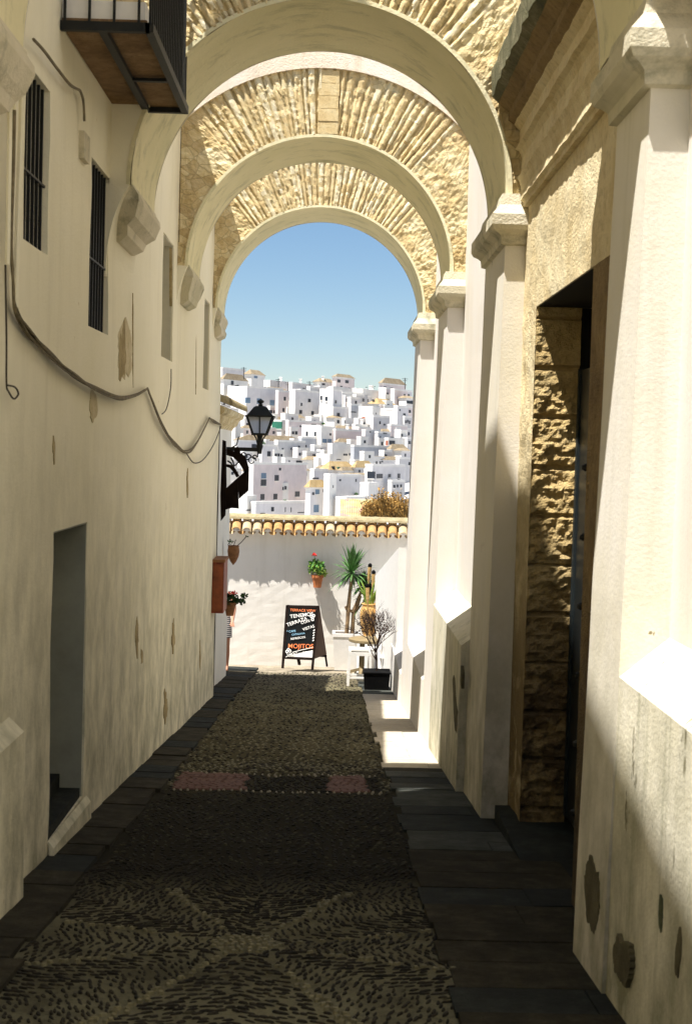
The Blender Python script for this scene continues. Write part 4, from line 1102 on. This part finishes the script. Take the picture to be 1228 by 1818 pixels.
for k in range(1500):
    px=r.uniform(648,722); hgt=r.uniform(.2,1.0)**1.3*(1-.35*abs((px-690)/45)**2)*(.8+.5*noise.noise(Vector((px*.12,0,0)))+.25*(r.random()<.08))
    base=at(px,925,Yd+r.uniform(-.5,.5)); top=at(px+r.uniform(-9,9),918-48*hgt,base.y); mid=base.lerp(top,.55)+Vector((r.uniform(-.05,.05),0,0))
    u.cur=0 if r.random()<.65 else 1
    w_=.006; u.add([base-Vector((w_,0,0)),base+Vector((w_,0,0)),mid+Vector((w_,0.01,0)),mid-Vector((w_,0,0)),top],[(0,1,2,3),(3,2,4)])
    for q in range(3):
        p=mid.lerp(top,r.random()); e=Vector((r.uniform(-.05,.05),r.uniform(-.05,.05),r.uniform(.0,.06))); s_=Vector((.012,0,.008)); u.add([p,p+e+s_,p+e*1.4,p+e-s_],[(0,1,2,3)])
u.build('dry_branches',[M['dry'],M['dry2']],db)
u=MB()
for k in range(6):
    b0=at(665+k*9,925,Yd); t0=at(665+k*9+r.uniform(-10,10),890,Yd); b0.z-=3.0; u.tube([b0,t0],[.03,.008],5)
u.build('stems',M['dry2'],db)

# ------------------------------------------------------------------ hillside town
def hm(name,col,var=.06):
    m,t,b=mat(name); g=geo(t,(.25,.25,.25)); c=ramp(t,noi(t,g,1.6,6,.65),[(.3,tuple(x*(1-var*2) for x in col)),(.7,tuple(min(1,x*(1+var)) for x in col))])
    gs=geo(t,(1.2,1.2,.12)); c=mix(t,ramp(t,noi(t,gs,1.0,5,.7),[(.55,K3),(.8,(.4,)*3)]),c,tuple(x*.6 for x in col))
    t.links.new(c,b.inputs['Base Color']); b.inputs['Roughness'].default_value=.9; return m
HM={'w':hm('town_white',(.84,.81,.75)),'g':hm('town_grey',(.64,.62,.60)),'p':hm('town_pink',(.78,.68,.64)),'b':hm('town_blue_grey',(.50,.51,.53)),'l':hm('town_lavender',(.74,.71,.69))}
M['pane']=plain('dark_pane',(.03,.035,.045),.3,var=.4)
M['bluepane']=plain('blue_shutter',(.16,.24,.32),.5)
M['redpane']=plain('red_shutter',(.35,.12,.07),.6)
M['greenaw']=plain('green_awning',(.03,.16,.10),.6)
M['ttile']=stone('town_tile',(.22,.165,.10),(.34,.265,.165),(.44,.36,.25),.8,.8,.95,.3)
M['tochre']=stone('town_ochre_tile',(.34,.23,.10),(.48,.34,.16),(.58,.46,.28),.8,.8,.95,.3)
K=.29316
def tpx(zx,zy): return 380+zx*K, 640+zy*K
def house(x0,xs,x1,yt,yb,cl,cr,label,wins=(),roof=None,rh=30,b=None,extra=(),chim=0,cat='house'):
    """x0-xs left sunlit face, xs-x1 right shaded face, zoom pixels of the town study; wins (zx,zy,w,h[,mat])"""
    d=400-(yb-150)/780*125
    r=random.Random(int(x0*7+yt*3)); b=rad(b if b is not None else r.uniform(22,38))
    ppm=F/d
    near=at(*tpx(xs,yt),d); zt=near.z; zb=at(*tpx(xs,yb),d).z-9
    wl_=max(1.2,(xs-x0)*K/ppm/math.cos(b)); wr_=max(3.0 if (xs-x0)>30 else 1.5,(x1-xs)*K/ppm/math.sin(b))
    root=thing('town_house',label,cat,(near.x,near.y,0),0,group='white houses on the far hillside')
    L=Vector((-math.cos(b),math.sin(b),0)); Rr=Vector((math.sin(b),math.cos(b),0))
    c=[Vector((0,0,0)),Rr*wr_,Rr*wr_+L*wl_,L*wl_]
    def ringz(z,off=0,pts=c): 
        cen=(pts[0]+pts[2])/2
        return [Vector((p.x,p.y,z))+((p-cen).normalized()*off if off else Vector((0,0,0))) for p in pts]
    u=MB(); bot=ringz(zb); top=ringz(zt); n0=0
    u.add(bot+top,[(0,3,2,1),(4,5,6,7)])
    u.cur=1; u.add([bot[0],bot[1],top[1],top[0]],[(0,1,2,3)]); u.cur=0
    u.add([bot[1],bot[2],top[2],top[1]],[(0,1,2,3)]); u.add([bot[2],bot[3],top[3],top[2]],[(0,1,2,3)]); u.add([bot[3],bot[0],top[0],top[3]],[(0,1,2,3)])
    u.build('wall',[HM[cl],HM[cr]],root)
    if roof is None:
        u=MB(); tk=.3
        for i in range(4):
            a,b2=ringz(zt)[i],ringz(zt)[(i+1)%4]; dn=(b2-a).normalized(); s_=Vector((dn.y,-dn.x,0))*.05; nn=Vector((-dn.y,dn.x,0))*tk
            u.hull([a+s_,b2+s_,b2+nn,a+nn],[p+Vector((0,0,.45)) for p in (a+s_,b2+s_,b2+nn,a+nn)])
        u.build('parapet',HM['w'],root)
    else:
        h=rh*K/ppm; u=MB(); rg=ringz(zt,.5); e=(rg[0]+rg[3])/2; f=(rg[1]+rg[2])/2
        if (rg[0]-rg[3]).length>(rg[0]-rg[1]).length: 
            e=(rg[0]+rg[1])/2; f=(rg[3]+rg[2])/2; k1=(e*.8+f*.2)+Vector((0,0,h)); k2=(f*.8+e*.2)+Vector((0,0,h))
            fs=[(0,1,4),(1,2,5,4),(2,3,5),(3,0,4,5),(0,3,2,1)]
        else:
            k1=(e*.8+f*.2)+Vector((0,0,h)); k2=(f*.8+e*.2)+Vector((0,0,h)); fs=[(0,1,5,4),(1,2,5),(2,3,4,5),(3,0,4),(0,3,2,1)]
        u.add(rg+[k1,k2],fs); u.build('roof',M['ttile'] if roof=='t' else M['tochre'],root)
        # tile ribs are in the material; add a pale cornice
        u=MB()
        r2=ringz(zt-.35,.2); r3=ringz(zt-.01,.2); u.hull(r2,r3); u.build('cornice',HM['w'],root)
    for wv in wins:
        zx,zy,ww,hh=wv[:4]; mt=M[wv[4]] if len(wv)>4 else M['pane']
        if zx<xs: dirv=L; frac=(xs-zx)/max(1,(xs-x0))*wl_; nrm=Vector((-math.sin(b),-math.cos(b),0)); wm=ww*K/ppm/math.cos(b)
        else: dirv=Rr; frac=(zx-xs)/max(1,(x1-xs))*wr_; nrm=Vector((math.cos(b),-math.sin(b),0)); wm=ww*K/ppm/math.sin(b)
        z=at(*tpx(zx,zy),d).z; hm_=hh*K/ppm; p=dirv*frac
        u=MB(); a=p-dirv*wm/2; e=p+dirv*wm/2
        u.hull([a+nrm*.05+Vector((0,0,z-hm_/2)),e+nrm*.05+Vector((0,0,z-hm_/2)),e-nrm*.3+Vector((0,0,z-hm_/2)),a-nrm*.3+Vector((0,0,z-hm_/2))],[q+Vector((0,0,z+hm_/2)) for q in (a+nrm*.05,e+nrm*.05,e-nrm*.3,a-nrm*.3)])
        f_=u.build('window',mt,root)
        if hh>18:
            u=MB(); u.bar(a+nrm*.1+Vector((0,0,z-hm_/2-.05)),e+nrm*.1+Vector((0,0,z-hm_/2-.05)),.25,.15); u.build('sill',HM['w'],f_)
    for k in range(chim):
        q=c[2]*r.uniform(.3,.7)+c[0]*.3; u=MB(); zc3=zt-.2
        u.box(q.x-.35,q.x+.35,q.y-.35,q.y+.35,zc3,zc3+1.7); u.box(q.x-.45,q.x+.45,q.y-.45,q.y+.45,zc3+1.7,zc3+1.9); u.build('chimney',HM['w'],root)
    return root
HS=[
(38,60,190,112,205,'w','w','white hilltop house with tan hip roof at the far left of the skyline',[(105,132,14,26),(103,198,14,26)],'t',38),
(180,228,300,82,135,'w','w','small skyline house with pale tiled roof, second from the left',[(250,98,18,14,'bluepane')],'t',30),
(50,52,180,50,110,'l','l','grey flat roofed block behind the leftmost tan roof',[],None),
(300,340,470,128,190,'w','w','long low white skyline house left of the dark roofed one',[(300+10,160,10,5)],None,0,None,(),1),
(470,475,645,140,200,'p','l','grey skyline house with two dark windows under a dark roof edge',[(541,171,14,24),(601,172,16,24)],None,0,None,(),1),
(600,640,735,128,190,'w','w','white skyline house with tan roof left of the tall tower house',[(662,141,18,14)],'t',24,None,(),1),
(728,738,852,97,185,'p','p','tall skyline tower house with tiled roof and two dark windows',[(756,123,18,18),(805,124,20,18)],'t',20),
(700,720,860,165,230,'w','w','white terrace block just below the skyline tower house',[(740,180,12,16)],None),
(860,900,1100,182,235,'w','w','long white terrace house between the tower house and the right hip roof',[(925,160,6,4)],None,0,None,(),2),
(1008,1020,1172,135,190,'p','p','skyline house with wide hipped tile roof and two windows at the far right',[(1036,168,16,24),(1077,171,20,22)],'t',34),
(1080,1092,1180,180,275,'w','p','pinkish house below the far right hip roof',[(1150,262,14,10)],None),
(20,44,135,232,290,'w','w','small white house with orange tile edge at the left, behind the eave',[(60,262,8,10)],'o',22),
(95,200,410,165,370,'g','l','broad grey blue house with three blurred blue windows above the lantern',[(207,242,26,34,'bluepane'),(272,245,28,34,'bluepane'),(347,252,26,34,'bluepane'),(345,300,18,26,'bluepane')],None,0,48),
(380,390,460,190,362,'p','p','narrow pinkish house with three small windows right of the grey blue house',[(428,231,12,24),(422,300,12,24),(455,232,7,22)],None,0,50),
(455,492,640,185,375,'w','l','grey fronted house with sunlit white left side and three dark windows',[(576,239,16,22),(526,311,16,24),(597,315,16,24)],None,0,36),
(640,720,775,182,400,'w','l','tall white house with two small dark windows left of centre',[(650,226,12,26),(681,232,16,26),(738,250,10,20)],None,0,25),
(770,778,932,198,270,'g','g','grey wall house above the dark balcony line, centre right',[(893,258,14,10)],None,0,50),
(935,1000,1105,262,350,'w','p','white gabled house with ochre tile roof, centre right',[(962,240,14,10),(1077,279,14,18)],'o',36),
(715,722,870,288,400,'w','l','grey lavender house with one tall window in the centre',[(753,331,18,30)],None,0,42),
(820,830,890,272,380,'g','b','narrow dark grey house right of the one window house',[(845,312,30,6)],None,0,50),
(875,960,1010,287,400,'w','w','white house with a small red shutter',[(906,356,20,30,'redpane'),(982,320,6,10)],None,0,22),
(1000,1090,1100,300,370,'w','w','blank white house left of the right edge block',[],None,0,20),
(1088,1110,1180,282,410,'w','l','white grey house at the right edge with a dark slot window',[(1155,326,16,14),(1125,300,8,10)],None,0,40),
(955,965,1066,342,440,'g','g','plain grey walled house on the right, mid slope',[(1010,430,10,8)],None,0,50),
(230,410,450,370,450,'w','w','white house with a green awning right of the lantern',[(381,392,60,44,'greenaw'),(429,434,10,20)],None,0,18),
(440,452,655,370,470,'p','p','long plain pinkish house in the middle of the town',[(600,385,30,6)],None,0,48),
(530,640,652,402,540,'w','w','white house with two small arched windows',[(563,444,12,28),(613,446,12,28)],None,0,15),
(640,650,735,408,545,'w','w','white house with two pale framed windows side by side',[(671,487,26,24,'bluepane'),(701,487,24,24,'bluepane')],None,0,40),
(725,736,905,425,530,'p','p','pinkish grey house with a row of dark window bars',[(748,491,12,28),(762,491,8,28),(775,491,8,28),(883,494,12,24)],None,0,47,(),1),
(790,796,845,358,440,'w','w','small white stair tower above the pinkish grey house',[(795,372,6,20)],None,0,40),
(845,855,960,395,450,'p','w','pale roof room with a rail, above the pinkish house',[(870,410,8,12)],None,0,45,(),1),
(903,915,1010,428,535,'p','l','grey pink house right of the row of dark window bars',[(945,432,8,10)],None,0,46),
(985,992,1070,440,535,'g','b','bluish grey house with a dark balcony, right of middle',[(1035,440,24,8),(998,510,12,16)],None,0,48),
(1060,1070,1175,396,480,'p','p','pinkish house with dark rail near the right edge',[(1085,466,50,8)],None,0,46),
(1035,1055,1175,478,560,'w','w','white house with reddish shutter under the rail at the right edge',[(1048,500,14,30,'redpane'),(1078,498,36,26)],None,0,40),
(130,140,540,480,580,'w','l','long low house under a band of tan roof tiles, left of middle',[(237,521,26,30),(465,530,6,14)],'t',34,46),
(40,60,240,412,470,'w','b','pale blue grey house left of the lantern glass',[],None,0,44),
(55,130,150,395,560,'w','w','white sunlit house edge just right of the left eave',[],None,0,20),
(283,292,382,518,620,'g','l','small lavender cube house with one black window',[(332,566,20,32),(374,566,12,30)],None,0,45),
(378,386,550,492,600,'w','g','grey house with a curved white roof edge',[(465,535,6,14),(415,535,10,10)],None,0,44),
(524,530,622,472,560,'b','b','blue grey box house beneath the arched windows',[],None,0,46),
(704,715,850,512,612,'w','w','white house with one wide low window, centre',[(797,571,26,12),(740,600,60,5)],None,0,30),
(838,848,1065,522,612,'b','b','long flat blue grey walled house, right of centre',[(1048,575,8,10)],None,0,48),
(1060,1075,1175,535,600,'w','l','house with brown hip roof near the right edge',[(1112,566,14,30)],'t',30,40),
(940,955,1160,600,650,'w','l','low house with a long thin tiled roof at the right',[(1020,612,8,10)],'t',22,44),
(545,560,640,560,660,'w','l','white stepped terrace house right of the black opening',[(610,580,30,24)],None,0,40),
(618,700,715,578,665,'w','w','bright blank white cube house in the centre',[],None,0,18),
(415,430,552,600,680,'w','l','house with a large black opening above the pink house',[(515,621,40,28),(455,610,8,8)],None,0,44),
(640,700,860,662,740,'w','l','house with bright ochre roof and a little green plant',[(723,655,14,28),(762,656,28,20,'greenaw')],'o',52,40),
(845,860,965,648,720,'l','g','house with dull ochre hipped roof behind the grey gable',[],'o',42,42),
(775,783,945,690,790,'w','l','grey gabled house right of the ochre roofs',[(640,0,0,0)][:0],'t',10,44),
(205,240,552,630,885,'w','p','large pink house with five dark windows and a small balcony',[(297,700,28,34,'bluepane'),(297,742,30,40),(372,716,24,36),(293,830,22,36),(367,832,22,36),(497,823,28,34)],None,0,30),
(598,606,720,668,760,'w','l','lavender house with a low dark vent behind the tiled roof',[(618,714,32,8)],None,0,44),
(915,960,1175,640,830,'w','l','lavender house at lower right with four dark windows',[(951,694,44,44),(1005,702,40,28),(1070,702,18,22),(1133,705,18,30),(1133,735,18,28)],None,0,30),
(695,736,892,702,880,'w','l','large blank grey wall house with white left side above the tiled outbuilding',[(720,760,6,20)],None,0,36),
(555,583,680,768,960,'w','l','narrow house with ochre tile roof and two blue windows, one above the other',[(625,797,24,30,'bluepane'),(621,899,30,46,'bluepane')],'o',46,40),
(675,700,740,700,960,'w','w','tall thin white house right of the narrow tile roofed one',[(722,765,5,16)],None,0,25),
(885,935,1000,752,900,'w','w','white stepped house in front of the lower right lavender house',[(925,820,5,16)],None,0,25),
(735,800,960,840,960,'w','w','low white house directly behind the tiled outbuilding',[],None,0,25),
(60,200,250,832,960,'w','w','sunlit white house low behind the sign bracket',[(210,908,20,10)],None,0,20),
(240,252,590,868,960,'w','l','wide low lavender white house just above the terrace tiles',[(350,906,16,28),(293,934,28,16),(425,912,4,30),(460,915,4,30),(520,935,40,5)],None,0,40),
]
rw=random.Random(9)
for h in HS:
    h=list(h); x0,xs,x1,yt,yb=h[:5]; wn=list(h[8])
    if x1-xs>60 and yb-yt>60:      # the small dark openings scattered over each front
        for _ in range(rw.choice((1,2,3))):
            zx=rw.uniform(xs+14,x1-14); zy=rw.uniform(yt+22,min(yb-14,yt+90))
            if all(abs(zx-q[0])>24 or abs(zy-q[1])>32 for q in wn): wn.append((zx,zy,rw.uniform(7,13),rw.uniform(10,20)))
    h[8]=wn; house(*h)
# extra plain houses that fill the slope behind and beside, each a thing
r=random.Random(5)
words=['left of the pink house','above the long tan roof','behind the white cube','right of the lantern head','under the skyline tower','beside the grey gable','over the arched windows','below the far right hip roof','behind the stair tower','near the red shutter','above the blue grey wall','behind the green awning']
spots=[(150,560,700),(420,330,420),(600,520,600),(90,300,420),(820,230,300),(900,560,680),(560,350,420),(1100,430,520),(700,270,360),(1010,250,330),(880,470,560),(300,330,430)]
for (x,yt,yb),wd in zip(spots,words):
    wv=r.uniform(50,90); house(x-8,x+r.choice([8,30]),x+wv,yt,yb,'w',r.choice('wlg'),'plain flat roofed white house '+wd+', partly covered by nearer houses',[(x+wv*.6,yt+22,12,18)],None,0,35)
FL='plain white or grey house partly hidden among its neighbours on the packed hillside'
r=random.Random(15)
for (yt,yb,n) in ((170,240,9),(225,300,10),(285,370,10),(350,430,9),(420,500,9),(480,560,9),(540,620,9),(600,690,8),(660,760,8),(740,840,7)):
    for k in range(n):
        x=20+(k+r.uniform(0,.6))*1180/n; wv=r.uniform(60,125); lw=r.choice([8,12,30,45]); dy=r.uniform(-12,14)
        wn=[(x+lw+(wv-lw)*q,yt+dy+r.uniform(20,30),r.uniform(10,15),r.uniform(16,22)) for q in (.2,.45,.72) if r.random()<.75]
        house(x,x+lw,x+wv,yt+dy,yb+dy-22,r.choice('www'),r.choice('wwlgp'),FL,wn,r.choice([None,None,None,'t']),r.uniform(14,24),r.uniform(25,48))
for i,(zx,zy,wd) in enumerate([(762,640,26),(300,505,30),(545,600,24),(660,385,22),(905,505,26),(180,590,30),(1000,640,24),(430,850,22),(860,810,26)]):
    d=400-(zy-110)/780*125; p=at(*tpx(zx,zy),d); rr_=wd*K/(F/d)*.5
    g_=thing('bush','small dark green bush growing between the houses on the far hillside','bush',p,0,'bushes among the town houses')
    u=MB(); leafblob(u,(0,0,0),rr_,rr_*.8,120,rr_*.45,40+i,(0,1)); u.build('foliage',[M['leafdark'],M['leaf']],g_)
    u=MB(); u.tube([(0,0,-4),(0,0,0)],[.15,.06],5); u.build('stem',M['bark'],g_)
# rooftop aerials
for i,(zx,zy,h,lab) in enumerate([(180,40,45,'thin aerial mast on the second skyline roof from the left'),(390,110,34,'short dark aerial on the long low skyline house'),(137,150,75,'dark flue pipe standing before the leftmost tan roof'),(578,125,40,'aerial above the grey dark roofed skyline house'),(1155,105,40,'aerial mast beside the far right hip roof'),(448,130,24,'small aerial left of the grey skyline house'),(960,150,36,'thin aerial above the long white terrace house')]):
    d=395 if i!=2 else 380; p=at(*tpx(zx,zy),d); q=at(*tpx(zx,zy+h+30),d)
    u=MB(); u.tube([q,p],.10 if i!=2 else .45,6)
    if i not in (2,): u.tube([p-Vector((.8,0,.3)),p+Vector((.8,0,-.3))],.07,5); u.tube([p-Vector((.6,0,.8)),p+Vector((.6,0,-.8))],.06,5)
    tag(u.build('aerial' if i!=2 else 'flue_pipe',M['iron']),lab,'aerial' if i!=2 else 'flue pipe')
